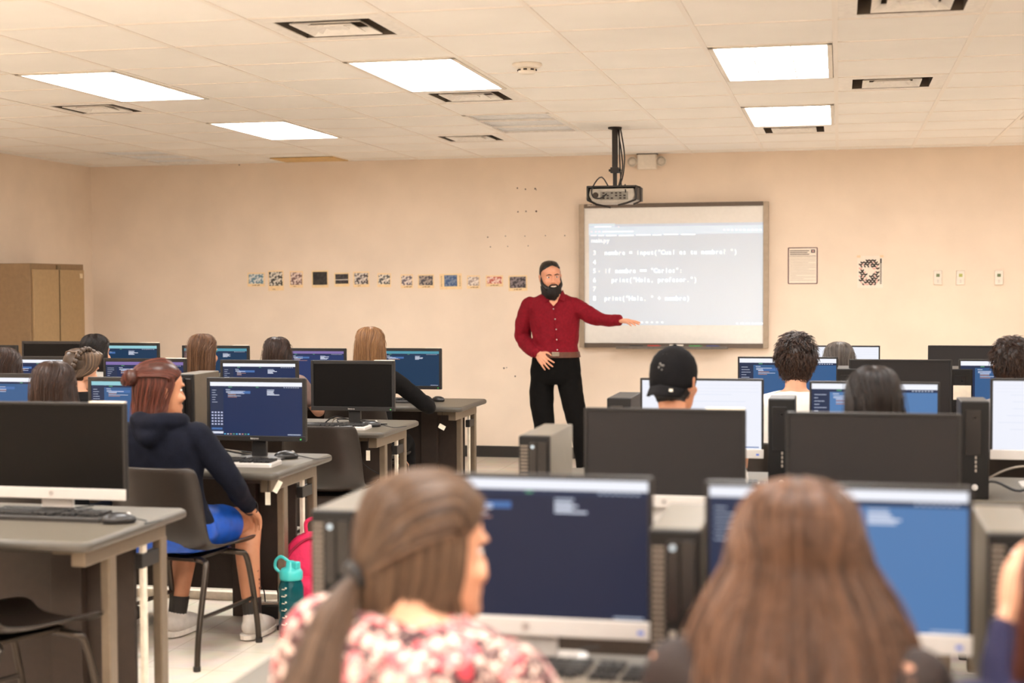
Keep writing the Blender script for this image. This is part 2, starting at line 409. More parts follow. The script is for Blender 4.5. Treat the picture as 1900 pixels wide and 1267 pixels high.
for py, n_, nx, s2, sx2 in lines:
    if q.v: q.build('code_line', E_txt, bd)
    q = MB()
    xx, zz = bp(nx, py+4.5); text(q, n_, xx-adv/2, zz, .056, adv, .004, -.0598)
    q.build('line_number', E_txt, bd); q = MB()
    if not s2: continue
    xx, zz = bp(sx2, py+4.5); text(q, s2, xx, zz, .056, adv, .009, -.0598, .95)
q.build('code_line', E_txt, bd); q = MB()
xx, zz = bp(1097, 450); text(q, 'main.py', xx, zz, .052, None, .003, -.0598)
def dash(px0, px1, py, h=1.6):
    a, zc = bp(px0, py); b2, _ = bp(px1, py); q.rect(a, b2, zc-h*.0023, zc+h*.0023, -.0598)
for a, b2, py in [(1103, 1134, 421), (1147, 1149, 421), (1096, 1099, 430), (1104, 1107, 430), (1110, 1114, 430), (1118, 1175, 430), (1096, 1107, 437), (1110, 1121, 437), (1124, 1144, 437), (1148, 1176, 437), (1180, 1207, 436), (1211, 1227, 436), (1232, 1258, 435), (1264, 1290, 435)]: dash(a, b2, py)
for k in range(10): dash(1342+k*7.5, 1345.5+k*7.5, 426.5, 2.4)
for k in range(5): dash(1189+k*9.5, 1192.5+k*9.5, 598, 2.4)
for a, b2 in ((1366, 1369), (1374, 1380), (1384, 1391), (1395, 1398), (1401, 1417)): dash(a, b2, 600, 2)
xx, zz = bp(1112, 503); text(q, 'v', xx-adv/4, zz-.01, .03, None, 0, -.0598)
q.build('projected_text', E_txt, bd)
q = MB(); xx, zz = bp(1086, 383.5); text(q, 'SMART', xx+.02, zz+.004, .022, None, .01, -.0712); q.build('maker_mark', mat('mark_white', (225, 215, 200), .6, noise=0), bd)
# pen tray and pens
x0, z0 = bp(1146, 645); x1, _ = bp(1351, 645)
tr = MB(); tr.bb(x0, x1, -.16, -.02, z0-.005, z0+.008); tr.bb(x0, x1, -.165, -.158, z0-.005, z0+.018); tr.bb(x0, x1, -.03, -.02, z0, z0+.03)
tr.build('pen_tray', mat('tray_grey', (104, 96, 88), .5), bd, bevel=.004)
for k, (px, c_, nm) in enumerate([(1180, (40, 36, 34), 'black'), (1213, (190, 50, 40), 'red'), (1290, (70, 150, 80), 'green'), (1322, (50, 60, 120), 'blue')]):
    p_ = aty(px, 641, FRONT-.12); rr = empty('board_pen', (p_.x, FRONT-.115, bz0+z0+.018), 0, '%s board pen lying in the whiteboard tray' % nm, 'pen', 'pens in the whiteboard tray')
    MB().tube([(-.055, 0, 0), (.04, 0, 0)], .0085, 12).build('barrel', mat('pen_'+nm, c_, .4), rr, smooth=False)
    MB().tube([(.04, 0, 0), (.062, 0, 0)], [.0085, .004], 12).build('cap', mat('pen_cap_'+nm, tuple(int(v*.8) for v in c_), .4), rr)
p_ = aty(1255, 641, FRONT-.12); rr = empty('board_eraser', (p_.x, FRONT-.115, bz0+z0+.01), 0, 'small pale eraser in the middle of the whiteboard tray', 'eraser')
MB().bb(-.06, .06, -.02, .02, .008, .022).build('grip', M_white, rr, bevel=.004); MB().bb(-.06, .06, -.022, .022, 0, .008).build('felt', M_dark, rr)

# ------------------------------------------------------------------ projector on its pole
pc = atz(1141, 236, CEIL); PY = pc.y
pj = empty('ceiling_projector', (pc.x, PY, CEIL), 0, 'grey projector hanging from a black ceiling pole in front of the whiteboard', 'projector')
sc_ = PY/FPX*1.0
LZ = lambda py: aty(1141, py, PY).z-CEIL
LX = lambda px: aty(px, 360, PY).x-pc.x
M_blk = mat('black_metal', (40, 34, 30), .45, .3)
MB().lathe([(.05, 0), (.05, -.012), (.02, -.02)]).build('ceiling_plate', M_blk, pj)
zp = LZ(316)
MB().bb(-.019, .019, -.019, .019, zp, -.01).build('outer_pole', M_blk, pj, bevel=.003)
MB().bb(-.014, .014, -.014, .014, LZ(346), zp).build('inner_pole', M_blk, pj, bevel=.002)
q = MB().bb(-.03, .03, -.03, .03, zp-.02, zp+.02)
for sx in (-1, 1): q.tube([(sx*.03, 0, zp), (sx*.045, 0, zp)], .01, 8)
q.build('clamp', M_blk, pj, bevel=.003)
z0, z1 = LZ(378), LZ(350); xl, xr = LX(1099), LX(1184)
body = MB().loft([[(xl+.01, -.16+y, z1-.008), (xr-.01, -.16+y, z1-.008), (xr, -.16+y, (z0+z1)/2), (xr-.03, -.16+y, z0), (xl+.03, -.16+y, z0), (xl, -.16+y, (z0+z1)/2)] for y in (0, .3)])
body.build('housing', mat('projector_grey', (176, 166, 152), .5), pj, bevel=.006)
q = MB()
q.bb(xl+.085, xr-.05, -.168, -.16, z0+.02, z1-.03); q.build('connector_panel', mat('connector_panel', (128, 122, 110), .5), pj)
q = MB()
for a in range(6):
    for b2 in range(3):
        if (a+b2) % 4 != 3: q.bb(xl+.1+a*.03, xl+.116+a*.03, -.171, -.168, z0+.026+b2*.018, z0+.036+b2*.018)
q.build('socket', M_hole, pj)
MB().lathe([(.02, -.168), (.02, -.16)], (xl+.05, 0, (z0+z1)/2), 16, 'Y').build('speaker_grille', M_hole, pj)
MB().lathe([(.035, .14), (.035, .17), (.03, .172)], (xl+.11, 0, (z0+z1)/2), 20, 'Y').build('lens', mat('lens_glass', (25, 25, 30), .08), pj, smooth=True)
q = MB(); q.bb(xl-.01, xr+.01, -.17, .15, z1, z1+.012)
for sx, x in ((-1, xl-.008), (1, xr+.008)): q.bb(x-.006, x+.006, -.17, .15, z0+.02, z1+.01)
q.tube([(xl-.008, -.165, z0+.02), (xl+.06, -.168, z0-.012), (xl+.16, -.17, z0-.035)], .008, 6)
q.tube([(xr+.008, -.165, z0+.02), (xr-.06, -.168, z0-.005), (xr-.12, -.17, z0-.02)], .008, 6)
q.tube([(xr+.03, -.1, z1), (xr+.03, -.1, z0+.01), (xr-.02, -.1, z0-.012)], .007, 6); q.tube([(xr+.008, -.1, z1+.006), (xr+.03, -.1, z1)], .007, 6)
q.build('mount_cage', M_blk, pj)
for pts in ([(.02, 0, -.01), (.05, -.01, -.2), (.055, -.03, -.32), (0, -.04, -.48), (-.08, -.1, LZ(330)), (xl+.03, -.19, LZ(352)), (xl+.04, -.2, LZ(368)), (xl+.09, -.19, LZ(370)), (xl+.13, -.17, LZ(362))],
            [(.03, 0, -.01), (.035, .0, -.25), (.055, -.04, -.45), (.09, -.12, LZ(345)), (.1, -.17, LZ(360))], [(.04, 0, -.01), (.07, -.01, -.2), (.06, -.02, -.35), (.03, 0, -.42)]):
    MB().tube(catmull(pts, 5), .005, 6).build('cable', M_blk, pj, smooth=True)

# ------------------------------------------------------------------ emergency light
a_ = aty(1202, 301, FRONT)
el = empty('emergency_light', (a_.x, FRONT, a_.z), 0, 'white emergency light box with two round lamp heads above the whiteboard', 'emergency light')
MB().bb(-.085, .085, -.07, -.001, -.065, .065).build('housing', M_white, el, bevel=.01)
MB().bb(-.09, .09, -.072, -.001, .066, .076).build('top_vent', M_hole, el)
for sx in (-1, 1):
    hd = MB().lathe([(.015, .02), (.04, .0), (.045, -.03), (.044, -.034)], (sx*.125, -.05, 0), 20, 'Y').build('lamp_head', M_white, el, smooth=True)
    MB().lathe([(.04, -.034), (.02, -.042), (.001, -.044)], (sx*.125, -.05, 0), 20, 'Y').build('lamp_lens', mat('lamp_clear', (215, 205, 190), .15), hd, smooth=True)
    MB().tube([(sx*.08, -.035, 0), (sx*.11, -.04, 0)], .012, 8).build('arm', M_white, el)

# ------------------------------------------------------------------ papers and thermostats on the front wall
def paper(name, px0, px1, py0, py1, label, cat, m_=None, group=None, tilt=0):
    a = aty(px0, py0, FRONT); b2 = aty(px1, py1, FRONT); cx_, cz_ = (a.x+b2.x)/2, (a.z+b2.z)/2; hw, hh = (b2.x-a.x)/2, (a.z-b2.z)/2
    o = empty(name, (cx_, FRONT-.001, cz_), 0, label, cat, group); o.rotation_euler = (0, tilt, 0)
    MB().bb(-hw, hw, -.002, 0, -hh, hh).build('paper', m_ or mat('paper_white', (240, 228, 212), .8, noise=.01), o)
    return o, hw, hh
M_ink = mat('ink_dark', (70, 48, 44), .8, noise=0); M_grayink = mat('ink_grey', (176, 160, 148), .8, noise=0)
o, hw, hh = paper('notice_sheet', 1463, 1516, 460, 526, 'white notice sheet with a thin dark border right of the whiteboard', 'notice')
q = MB()
for x in (-hw, hw): q.bb(x-.004, x+.004, -.004, -.002, -hh, hh)
for z in (-hh, hh): q.bb(-hw, hw, -.004, -.002, z-.003, z+.003)
q.bb(-hw+.01, hw-.01, -.003, -.002, hh*.53, hh*.55)
q.build('border', mat('ink_plum', (98, 52, 58), .8, noise=0), o)
q = MB()
for k in range(3): q.bb(-hw+.012, hw*(.45-.12*(k == 1)), -.003, -.002, hh*(.82-.1*k), hh*(.86-.1*k))
q.build('heading', M_ink, o)
q = MB()
for k in range(15): q.bb(-hw+.012, hw-.012-.06*(k % 4 == 3)-.1*(k in (11, 13)), -.003, -.002, hh*(.44-.09*k), hh*(.455-.09*k))
q.build('text_lines', M_grayink, o)
q = MB().bb(hw*.58, hw*.85, -.003, -.002, hh*.72, hh*.9); lg = q.build('emblem', mat('ink_navy', (62, 44, 60), .8, noise=0), o)
MB().lathe([(.008, -.0045), (.008, -.003)], (hw*.715, 0, hh*.81), 12, 'Y').build('emblem_centre', mat('paper_pink', (220, 180, 170), .8, noise=0), lg)
o, hw, hh = paper('poster', 1591, 1638, 475, 534, 'poster of black, pink and white isometric blocks taped to the wall', 'poster')
MK = [M_ink, mat('print_pink', (228, 180, 168), .8, noise=0), mat('print_black', (34, 26, 26), .8, noise=0)]
q = MB(); rr_ = random.Random(5)
cw, chh = hw*.27, hh*.13
for r in range(-8, 8):
    for c in range(-4, 4):
        x = c*cw+(cw/2 if r % 2 else 0)-hw*.08; z = r*chh*.95+hh*.08
        if (x+hw*.08)**2/(hw*.42)**2+(z-hh*.04)**2/(hh*.26)**2 < 1 or rr_.random() < .1 or abs(x+hw*.08) > hw*.68 or abs(z) > hh*.8 or abs(x+hw*.08)/hw+abs(z)/hh*.6 > 1.08: continue
        for k, dx in enumerate((-1, 1)):
            q.cur = rr_.choice([0, 1, 2, 2]); sk = dx*cw*.28
            xa, xb = (x-cw*.5, x) if dx < 0 else (x, x+cw*.5)
            za = -sk if dx < 0 else 0; zb_ = 0 if dx < 0 else sk
            if rr_.random() < .95: q._a([(xa, -.003, z+abs(za)-chh*.5), (xb, -.003, z+abs(zb_)-chh*.5), (xb, -.003, z+abs(zb_)+chh*.3), (xa, -.003, z+abs(za)+chh*.3)], [(0, 1, 2, 3)])
q.build('block_print', MK, o)
q = MB()
for k in range(18): q.bb(hw*.78, hw*.9, -.003, -.002, hh*(.78-.09*k), hh*(.835-.09*k))
q.bb(hw*.78, hw*.9, -.0034, -.002, hh*.55, hh*.8)
q.build('side_writing', MK[2], o)
M_tape = mat('masking_tape', (240, 208, 170), .7, noise=.03)
for sx in (-1, 1): MB().box((sx*hw*.9, -.003, hh*.97), (.03, .002, .02), 0).build('tape', M_tape, o)
for k, px in enumerate((1740, 1782, 1853)):
    a = aty(px, 515, FRONT)
    o = empty('thermostat', (a.x, FRONT, a.z), 0, ['leftmost of the three white thermostats at the right of the front wall', 'middle one of the three white thermostats, with a yellowish display', 'rightmost of the three white thermostats, set apart from the other two'][k], 'thermostat', 'wall thermostats')
    MB().bb(-.034, .034, -.025, -.001, -.06, .06).build('housing', M_white, o, bevel=.006)
    MB().bb(-.014, .014, -.027, -.024, .006, .032).build('display', mat('lcd_green' if k != 1 else 'lcd_yellow', (112, 122, 84) if k != 1 else (176, 178, 96), .3, noise=0), o)
    for z in (-.022, -.036): MB().bb(-.006, .006, -.028, -.024, z-.004, z+.004).build('button', mat('button_grey', (205, 196, 184), .5, noise=0), o)
# row of thirteen small prints taped to the wall
def pic_mat(name, c1, c2, sc, thr=.5):
    if name in MATS: return MATS[name]
    m_ = bpy.data.materials.new(name); m_.use_nodes = True; N = m_.node_tree.nodes; L = m_.node_tree.links; b_ = N['Principled BSDF']; b_.inputs['Roughness'].default_value = .5
    t = N.new('ShaderNodeTexCoord'); n = N.new('ShaderNodeTexNoise'); n.inputs['Scale'].default_value = sc; n.inputs['Detail'].default_value = 3
    r = N.new('ShaderNodeValToRGB'); r.color_ramp.elements[0].color = lin(c1); r.color_ramp.elements[1].color = lin(c2); r.color_ramp.elements[0].position = thr-.06; r.color_ramp.elements[1].position = thr+.06
    L.new(t.outputs['Object'], n.inputs['Vector']); L.new(n.outputs['Fac'], r.inputs['Fac']); L.new(r.outputs['Color'], b_.inputs['Base Color']); MATS[name] = m_; return m_
PH = [  # picture box px, c1, c2, label, caption
 (462, 489, 509, 525, (90, 130, 150), (225, 225, 220), 'small pale blue print, leftmost in the row of taped prints', '~'),
 (500, 524, 505, 528, (28, 24, 24), (230, 220, 205), 'black and white print hung lowest in the row of taped prints', '1936'),
 (540, 560, 506, 527, (120, 84, 80), (238, 214, 200), 'faded pink portrait print, third from the left end of the row', '1969'),
 (581, 607, 505, 527, (24, 20, 20), (52, 46, 42), 'almost solid black square print in the row on the wall', ''),
 (623, 646, 509, 525, (30, 26, 28), (70, 60, 60), 'dark print split by a pale horizontal line', ''),
 (658, 683, 507, 526, (60, 48, 50), (226, 212, 200), 'sepia group print with a white margin, sixth from the left', '1977'),
 (703, 723, 510, 526, (70, 70, 70), (240, 226, 210), 'print of two grey machines on white, seventh from the left', ''),
 (746, 764, 512, 528, (96, 84, 96), (240, 222, 208), 'square print of a dark scattered shape on white, eighth from the left', '~'),
 (778, 803, 512, 528, (60, 60, 72), (176, 158, 144), 'landscape print in dark greys and browns with a cream margin below', '~'),
 (824, 849, 511, 530, (52, 84, 130), (120, 134, 160), 'blue print on a wide cream card with marks down both sides', ''),
 (869, 888, 514, 529, (170, 150, 140), (240, 226, 214), 'nearly white print with a faint grey sketch in the row on the wall', '~'),
 (904, 931, 514, 525, (196, 96, 80), (240, 210, 196), 'print with red blotches along its top, second from the teacher', '~'),
 (946, 976, 514, 533, (48, 40, 44), (140, 126, 128), 'grey smoky print nearest the teacher', '~')]
M_card = mat('cream_card', (246, 216, 168), .8, noise=.03)
for k, (a, b2, c_, d_, c1, c2, lb, cap) in enumerate(PH):
    ex = 8 if k == 9 else 2.5
    o, hw, hh = paper('wall_print', a-ex, b2+ex, c_-3, d_+(11 if k == 1 else 6.5), lb, 'photo print', M_card, 'prints taped along the front wall', rr_.uniform(-.02, .02))
    top = hh-.012; pw = hw*(.58 if k == 9 else .86)
    bot = -hh+(.045 if k == 1 else .026)
    MB().bb(-pw, pw, -.0035, -.0015, bot, top).build('picture', pic_mat('print_%d' % k, c1, c2, 45 if k != 3 else 20), o)
    q = MB()
    if cap == '~':
        for n_ in range(6): q.bb(-pw*.5+n_*.012, -pw*.5+.009+n_*.012, -.0036, -.002, -hh+.008+(n_ % 2)*.002, -hh+.013+(n_ % 3)*.002)
    elif cap: text(q, cap, -pw*.5, -hh+.006, .016, None, .004, -.0036)
    if k == 9:
        for s2 in (-1, 1):
            for n_ in range(7): q.bb(s2*hw*.84-.004, s2*hw*.84+.004, -.0036, -.002, -hh*.6+n_*hh*.2, -hh*.6+n_*hh*.2+.006)
    if cap or k == 9: q.build('caption', mat('caption_brown', (110, 72, 44), .8, noise=0), o)
    if k in (4,): MB().bb(-pw, pw, -.0045, -.003, -.004, .002).build('pale_line', M_white, o)
# ------------------------------------------------------------------ steel cabinet
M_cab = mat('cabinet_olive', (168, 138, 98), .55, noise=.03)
cy0 = aty(60, 487, 11).y; CX = -6.44
cb = empty('storage_cabinet', ((CX+LEFT)/2, 11.45, 0), 0, 'tall olive brown steel storage cabinet against the left wall in the far corner', 'cabinet')
H_ = 1.73; hx = (CX-LEFT)/2-.012
MB().bb(-hx, hx, -.44, .44, 0, H_).build('carcass', mat('cabinet_side_shaded', (140, 112, 80), .6, noise=.04), cb, bevel=.004)  # carcass colour is the door paint darkened to imitate shade
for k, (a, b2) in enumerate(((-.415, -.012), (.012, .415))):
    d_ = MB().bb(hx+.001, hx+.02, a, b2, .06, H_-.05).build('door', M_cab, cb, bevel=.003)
    if k == 0: MB().bb(hx+.02, hx+.035, -.05, -.03, .85, 1.0).build('handle', mat('chrome', (190, 185, 178), .2, 1, noise=0), d_, bevel=.003)
    if k == 1: MB().bb(hx+.0205, hx+.022, .34, .385, H_-.12, H_-.08).build('inventory_sticker', mat('cream_sticker', (225, 205, 170), .6), d_)
MB().bb(hx+.001, hx+.01, -.012, .012, .06, H_-.05).build('door_gap', mat('gap_dark', (50, 40, 28), .8), cb)
MB().bb(hx+.001, hx+.016, -.03, .03, H_-.048, H_-.01).build('latch_plate', mat('latch', (120, 96, 66), .5), cb)
# ------------------------------------------------------------------ desks
M_top = mat('desktop_laminate', (88, 80, 68), .5, noise=.05, nscale=120, bump=.03)
M_edge = mat('desk_edge_grey', (74, 68, 60), .4, noise=.03)
M_leg = mat('desk_steel_taupe', (116, 101, 84), .4, .2, noise=.03)
M_pan = mat('modesty_panel_brown', (52, 39, 31), .6, noise=.06)
M_plast = mat('black_plastic', (22, 19, 18), .45, noise=.03)
M_silver = mat('silver_plastic', (206, 200, 194), .35, .1, noise=.01)
M_tapew = mat('label_tape', (236, 224, 204), .6, noise=.04)
M_wire = mat('wire_black', (26, 24, 24), .5, noise=0)
DT = .74
def rounded(x0, x1, y0, y1, r, z, n=5):
    out = []
    for cx_, cy2, a0 in ((x1-r, y1-r, 0), (x0+r, y1-r, PI/2), (x0+r, y0+r, PI), (x1-r, y0+r, 3*PI/2)):
        for k in range(n+1):
            a = a0+k*PI/2/n; out.append((cx_+r*math.cos(a), cy2+r*math.sin(a), z))
    return out
def desk(x0, x1, yf, label, group, dep=.74, left_clear=False):
    L_ = x1-x0
    o = empty('computer_desk', ((x0+x1)/2, yf+dep/2, 0), 0, label, 'desk', group)
    hx, hy = L_/2-.002, dep/2
    MB().loft([rounded(-hx+.006, hx-.006, -hy+.006, hy-.006, .03, DT-.004), rounded(-hx+.012, hx-.012, -hy+.012, hy-.012, .03, DT)]).build('desktop', M_top, o)
    R_ = [(.0, -.03), (.0, -.026), (-.003, -.032)]
    MB().loft([rounded(-hx+.012, hx-.012, -hy+.012, hy-.012, .03, DT-.034), rounded(-hx+.002, hx-.002, -hy+.002, hy-.002, .035, DT-.028), rounded(-hx, hx, -hy, hy, .036, DT-.018),
               rounded(-hx+.002, hx-.002, -hy+.002, hy-.002, .035, DT-.007), rounded(-hx+.008, hx-.008, -hy+.008, hy-.008, .03, DT-.003)]).build('desk_edge', M_edge, o, smooth=True)
    zt = DT-.036
    for sx in (-1, 1):
        xx = sx*(hx-.09)
        MB().box((xx, .02, zt-.032), (.05, dep-.16, .06)).build('end_rail', M_leg, o, bevel=.004)
        for y in (-hy+.30, hy-.06):
            lg = MB().box((xx, y, (zt-.06)/2+.02), (.034, .052, zt-.1)).build('leg', M_leg, o, bevel=.005)
            MB().box((xx, y, .011), (.045, .06, .022)).build('foot_pad', M_plast, lg, bevel=.004)
        MB().box((xx+sx*.0, hy-.19, .35), (.016, .03, .6)).build('cable_channel', mat('channel_white', (226, 214, 196), .5), o, bevel=.002)
        MB().box((xx, hy-.16, zt-.12), (.03, .13, .05)).build('bracket', M_plast, o, bevel=.003)
        MB().box((xx-sx*.05, -hy+.16, zt-.02), (.12, .05, .02)).build('corner_bracket', M_leg, o, bevel=.002)
    MB().bb(-hx+.12, hx-.12, hy-.2, hy-.18, .12, zt-.005).build('modesty_panel', M_pan, o)
    MB().bb(hx-.42, hx-.3, hy-.24, hy-.2, .0, zt-.005).build('cable_column', M_pan, o, bevel=.004)
    return o
YF = [4.19, 5.92, 7.68, 9.36]
LB = []
names = ['nearest left row', 'second left row', 'third left row', 'farthest left row']
XR = [-2.27, -2.33, -2.41, -2.40]
for r in range(4):
    n = [1, 2, 2, 3][r]
    for k in range(n):
        x1 = XR[r]-k*1.56
        lb = ['grey topped desk at the lower left, with a silver chinned off monitor on it', 'grey desk right of the woman in the navy hoodie, beside the pink backpack', 'grey desk under the switched off black monitor in the third left row', 'grey desk end nearest the teacher at the left side of the aisle'][r] if k == 0 else \
             ['', 'desk behind the big silver chinned monitor, under the dark haired woman at the left', 'desk of the third left row that runs toward the left edge', 'desk in the farthest left row, %s from the aisle' % ['', 'second', 'third'][k]][r]
        desk(x1-1.56, x1, YF[r], lb, 'desks of the left bank')
# right bank: front edges; left ends at about -1.17
YR = [2.42, 4.12, 5.62, 7.22, 8.95]
for r in range(5):
    for k in range(2):
        x0 = [-1.2, -1.17, -1.15, -1.12, -1.12][r]+k*1.56
        lb = [['desk in front of the two women nearest the camera', 'nearest desk at the right edge of the photo'], ['desk under the first pair of switched off grey monitors on the right', 'desk at the right edge under the tangle of cables'],
              ['desk under the monitors of the cap wearer and the black haired student', 'desk at the right edge under the white monitor with a silver chin'], ['desk under the monitor of the student in white with thick dark hair', 'desk at the right edge under the blue code monitor'],
              ['farthest right desk, left half, by the front wall', 'farthest right desk, right half, by the front wall']][r][k]
        desk(x0, x0+1.56, YR[r], lb, 'desks of the right bank', .72)

# ------------------------------------------------------------------ monitors
C_bg = {'navy': (20, 40, 82), 'deep': (30, 36, 62), 'blue': (82, 124, 176), 'mid': (52, 92, 140), 'teal': (16, 52, 84), 'white': (240, 242, 252), 'violet': (32, 50, 98), 'off': None, 'offgrey': None}
M_off = mat('screen_off', (12, 10, 9), .4, noise=0, spec=.14); M_offg = mat('screen_off_reflect', (38, 35, 35), .5, noise=.01, nscale=400)  # grey of the second screen material imitates a room reflection
M_offg.node_tree.nodes['Principled BSDF'].inputs['Specular IOR Level'].default_value = .25
def monitor(x0, x1, ztop, Y, zbot, style='lenovo', content='navy', bar='white', label='', group=None, yaw=0, tape=True, side=True, text_seed=1, base=True, taskbar=False, tk='monitor'):
    w_ = x1-x0; h = ztop-zbot
    o = empty('computer_monitor', ((x0+x1)/2, Y, DT), yaw, label, 'monitor', group)
    zb = zbot-DT; zt = ztop-DT; hw = w_/2
    chin = .038 if style == 'hp' else .024; bz = .009 if style == 'hp' else .016; bt = .009 if style == 'hp' else .02
    q = MB().bb(-hw, hw, .0, .022, zb, zt); q.bb(-hw*.6, hw*.6, .022, .045, zb+.05, zt-.05)
    q.build('housing', M_plast, o, bevel=.006)
    q = MB()
    q.bb(-hw, -hw+bz, -.006, 0, zb+chin, zt); q.bb(hw-bz, hw, -.006, 0, zb+chin, zt); q.bb(-hw+bz, hw-bz, -.006, 0, zt-bt, zt)
    q.build('bezel', M_plast, o, bevel=.0015)
    MB().bb(-hw, hw, -.008, .0, zb, zb+chin).build('chin', M_silver if style == 'hp' else M_plast, o, bevel=.002)
    if style == 'hp':
        MB().lathe([(.009, -.0088), (.009, -.0075)], (0, 0, zb+chin/2), 16, 'Y').build('maker_badge', mat('badge_grey', (178, 172, 168), .3, .5), o)
        MB().bb(hw-.03, hw-.018, -.0092, -.008, zb+.012, zb+.02).build('power_button', emis('led_blue', (120, 150, 255), .6) if content[:3] != 'off' else M_silver, o)
    else:
        q = MB(); text(q, 'lenovo', -.026, zb+.008, .014, None, .006, -.0085); q.build('maker_badge', M_silver, o)
        MB().bb(hw-.026, hw-.02, -.0085, -.007, zb+.008, zb+.013).build('power_led', emis('led_green', (80, 230, 100), 1.2), o)
    X0, X1, Z0, Z1 = -hw+bz, hw-bz, zb+chin, zt-bt
    ys = -.0015; sw, sh = X1-X0, Z1-Z0
    if content == 'off': MB().rect(X0, X1, Z0, Z1, ys).build('screen', M_off, o)
    elif content == 'offgrey': MB().rect(X0, X1, Z0, Z1, ys).build('screen', M_offg, o)
    else:
        bgm = emis('screen_'+content, C_bg[content]); R_ = random.Random(text_seed)
        q = MB().rect(X0, X1, Z0, Z1, ys); s_o = q.build('screen', bgm, o)
        q = MB(); F = lambda u, v: (X0+u*sw, Z1-v*sh)
        mts = [emis('ui_bar_'+bar, {'white': (244, 246, 255), 'cyan': (150, 205, 215), 'purple': (130, 110, 170), 'teal': (80, 150, 170)}[bar]), emis('ui_side', (34, 46, 76)), emis('ui_text', (190, 200, 220)), emis('ui_orange', (190, 140, 120)), emis('ui_select', (70, 110, 170)),
               emis('ui_cyan', (90, 180, 220)), emis('ui_pale', (222, 228, 244)), emis('ui_green', (90, 160, 120)), emis('ui_key', (200, 205, 235))]
        def R4(u0, u1, v0, v1, mi, dy=1):
            a = F(u0, v1); b2 = F(u1, v0); q.cur = mi; q.rect(a[0], b2[0], a[1], b2[1], ys-.0004*dy)
        if content == 'white':
            for k in range(3): R4(.02, .98, .06+.05*k, .063+.05*k, 6)
            for k in range(7): R4(.04+R_.random()*.3, .4+R_.random()*.5, .2+k*.1, .206+k*.1, 6)
            R4(.86, .98, .965, .98, 4)
        else:
            R4(.0, 1, 0, .075, 0)
            R4(0, 1, .076, .115, 1)
            if side: R4(0, .145, .115, 1, 1)
            for k in range(6): R4(.02, .05+R_.random()*.07, .15+.045*k, .158+.045*k, 2, 2)
            R4(.2, .24, .085, .1, 7, 2); R4(.5, .53, .085, .1, 7, 2)
            for k in range(7): R4(.8+k*.025, .815+k*.025, .088, .1, 2, 2)
            R4(.17, .22, .135, .147, 2, 2); R4(.22, .44, .165, .215, 4, 2)
            for k in range(6):
                u = .175+.02*(k > 1); L2 = R_.uniform(.05, .22); R4(u, u+L2, .165+.022*k, .175+.022*k, [2, 6, 6, 3, 2, 3][k], 3)
            R4(.62, .7, .135, .147, 2, 2)
            for k in range(4): R4(.62, .66+R_.uniform(.02, .1), .16+.022*k, .174+.022*k, 6, 2)
            if taskbar:
                for k in range(5): R4(.02+.026*0, .12, .6+.055*k, .602+.055*k, 1, 3)
                for a in range(4):
                    for b2 in range(5): R4(.014+.034*a, .034+.034*a, .56+.055*b2, .585+.055*b2, 8, 3)
                R4(.014, .13, .86, .895, 4, 3)
                R4(0, .14, .93, .97, 6, 3)
                for k in range(9): R4(.15+.032*k, .168+.032*k, .965, .985, [5, 2, 3, 7][k % 4], 3)
                R4(.84, .98, .965, .98, 2, 3)
            else:
                for k in range(6): R4(.03+.03*k, .045+.03*k, .975, .988, [5, 2, 3, 7][k % 4], 3)
                R4(.86, .98, .975, .986, 2, 3)
        q.build('screen_window', mts, s_o)
    if tape: MB().bb(hw*.52, hw-.004, -.004, .02, zt+.0005, zt+.004).build('label_tape', M_tapew, o)
    if base:
        if style == 'hp':
            nk = M_silver
            MB().bb(-.06, .06, .03, .045, .012, zb+.1).build('stand_neck', nk, o, bevel=.004)
            MB().loft([rounded(-.115, .115, -.075, .12, .03, 0), rounded(-.115, .115, -.075, .12, .03, .008), rounded(-.1, .1, -.06, .1, .03, .013)]).build('stand_base', nk, o)
        else:
            MB().bb(-.035, .035, .025, .05, .012, zb+.1).build('stand_neck', M_plast, o, bevel=.004)
            MB().loft([rounded(-.12, .12, -.05, .13, .04, 0), rounded(-.12, .12, -.05, .13, .04, .01), rounded(-.09, .09, -.03, .1, .03, .016)]).build('stand_base', mat('base_dark', (58, 54, 50), .4), o)
    return o
def pmon(px0, px1, pyt, Y, zbot, **k):
    a = aty(px0, pyt, Y); b2 = aty(px1, pyt, Y); return monitor(a.x, b2.x, (a.z+b2.z)/2, Y, zbot, **k)
GM = 'computer monitors on the desks'
pm = pmon
pm(-40, 232, 746, 4.66, .802, style='hp', content='off', label='switched off black monitor with a silver chin at the lower left', tape=True)
pm(-52, 128, 693, 6.4, .82, content='mid', bar='white', label='monitor with code cut by the left edge, left of the woman with loose dark hair', text_seed=2, tape=False)
pm(164, 340, 700, 6.4, .82, content='mid', bar='cyan', label='blue code monitor half hidden behind the woman in the navy hoodie', text_seed=3, tape=False)
pm(384, 567, 701, 6.35, .828, content='navy', bar='white', label='navy code monitor with a keypad of symbols, above the blue shorts desk', text_seed=4, tape=False, taskbar=True)
pm(-10, 146, 661, 8.1, .82, content='navy', bar='white', label='code monitor behind two dark heads at the far left, third row', text_seed=5, tape=False)
pm(192, 345, 665, 8.1, .82, content='navy', bar='purple', label='code monitor with a dim purple bar right of the braided head', text_seed=6)
pm(409, 553, 668, 8.1, .82, content='navy', bar='white', label='code monitor with a white bar left of the switched off black monitor', text_seed=7, tape=False)
pm(577, 732, 669, 8.0, .826, content='off', label='switched off black monitor with a green light and white tape on its corner')
pm(41, 200, 633, 9.5, .82, content='off', label='switched off black monitor in front of the storage cabinet', tape=False)
pm(-122, 32, 640, 9.6, .82, content='off', label='dark monitor just showing at the left edge beside the cabinet', tape=False)
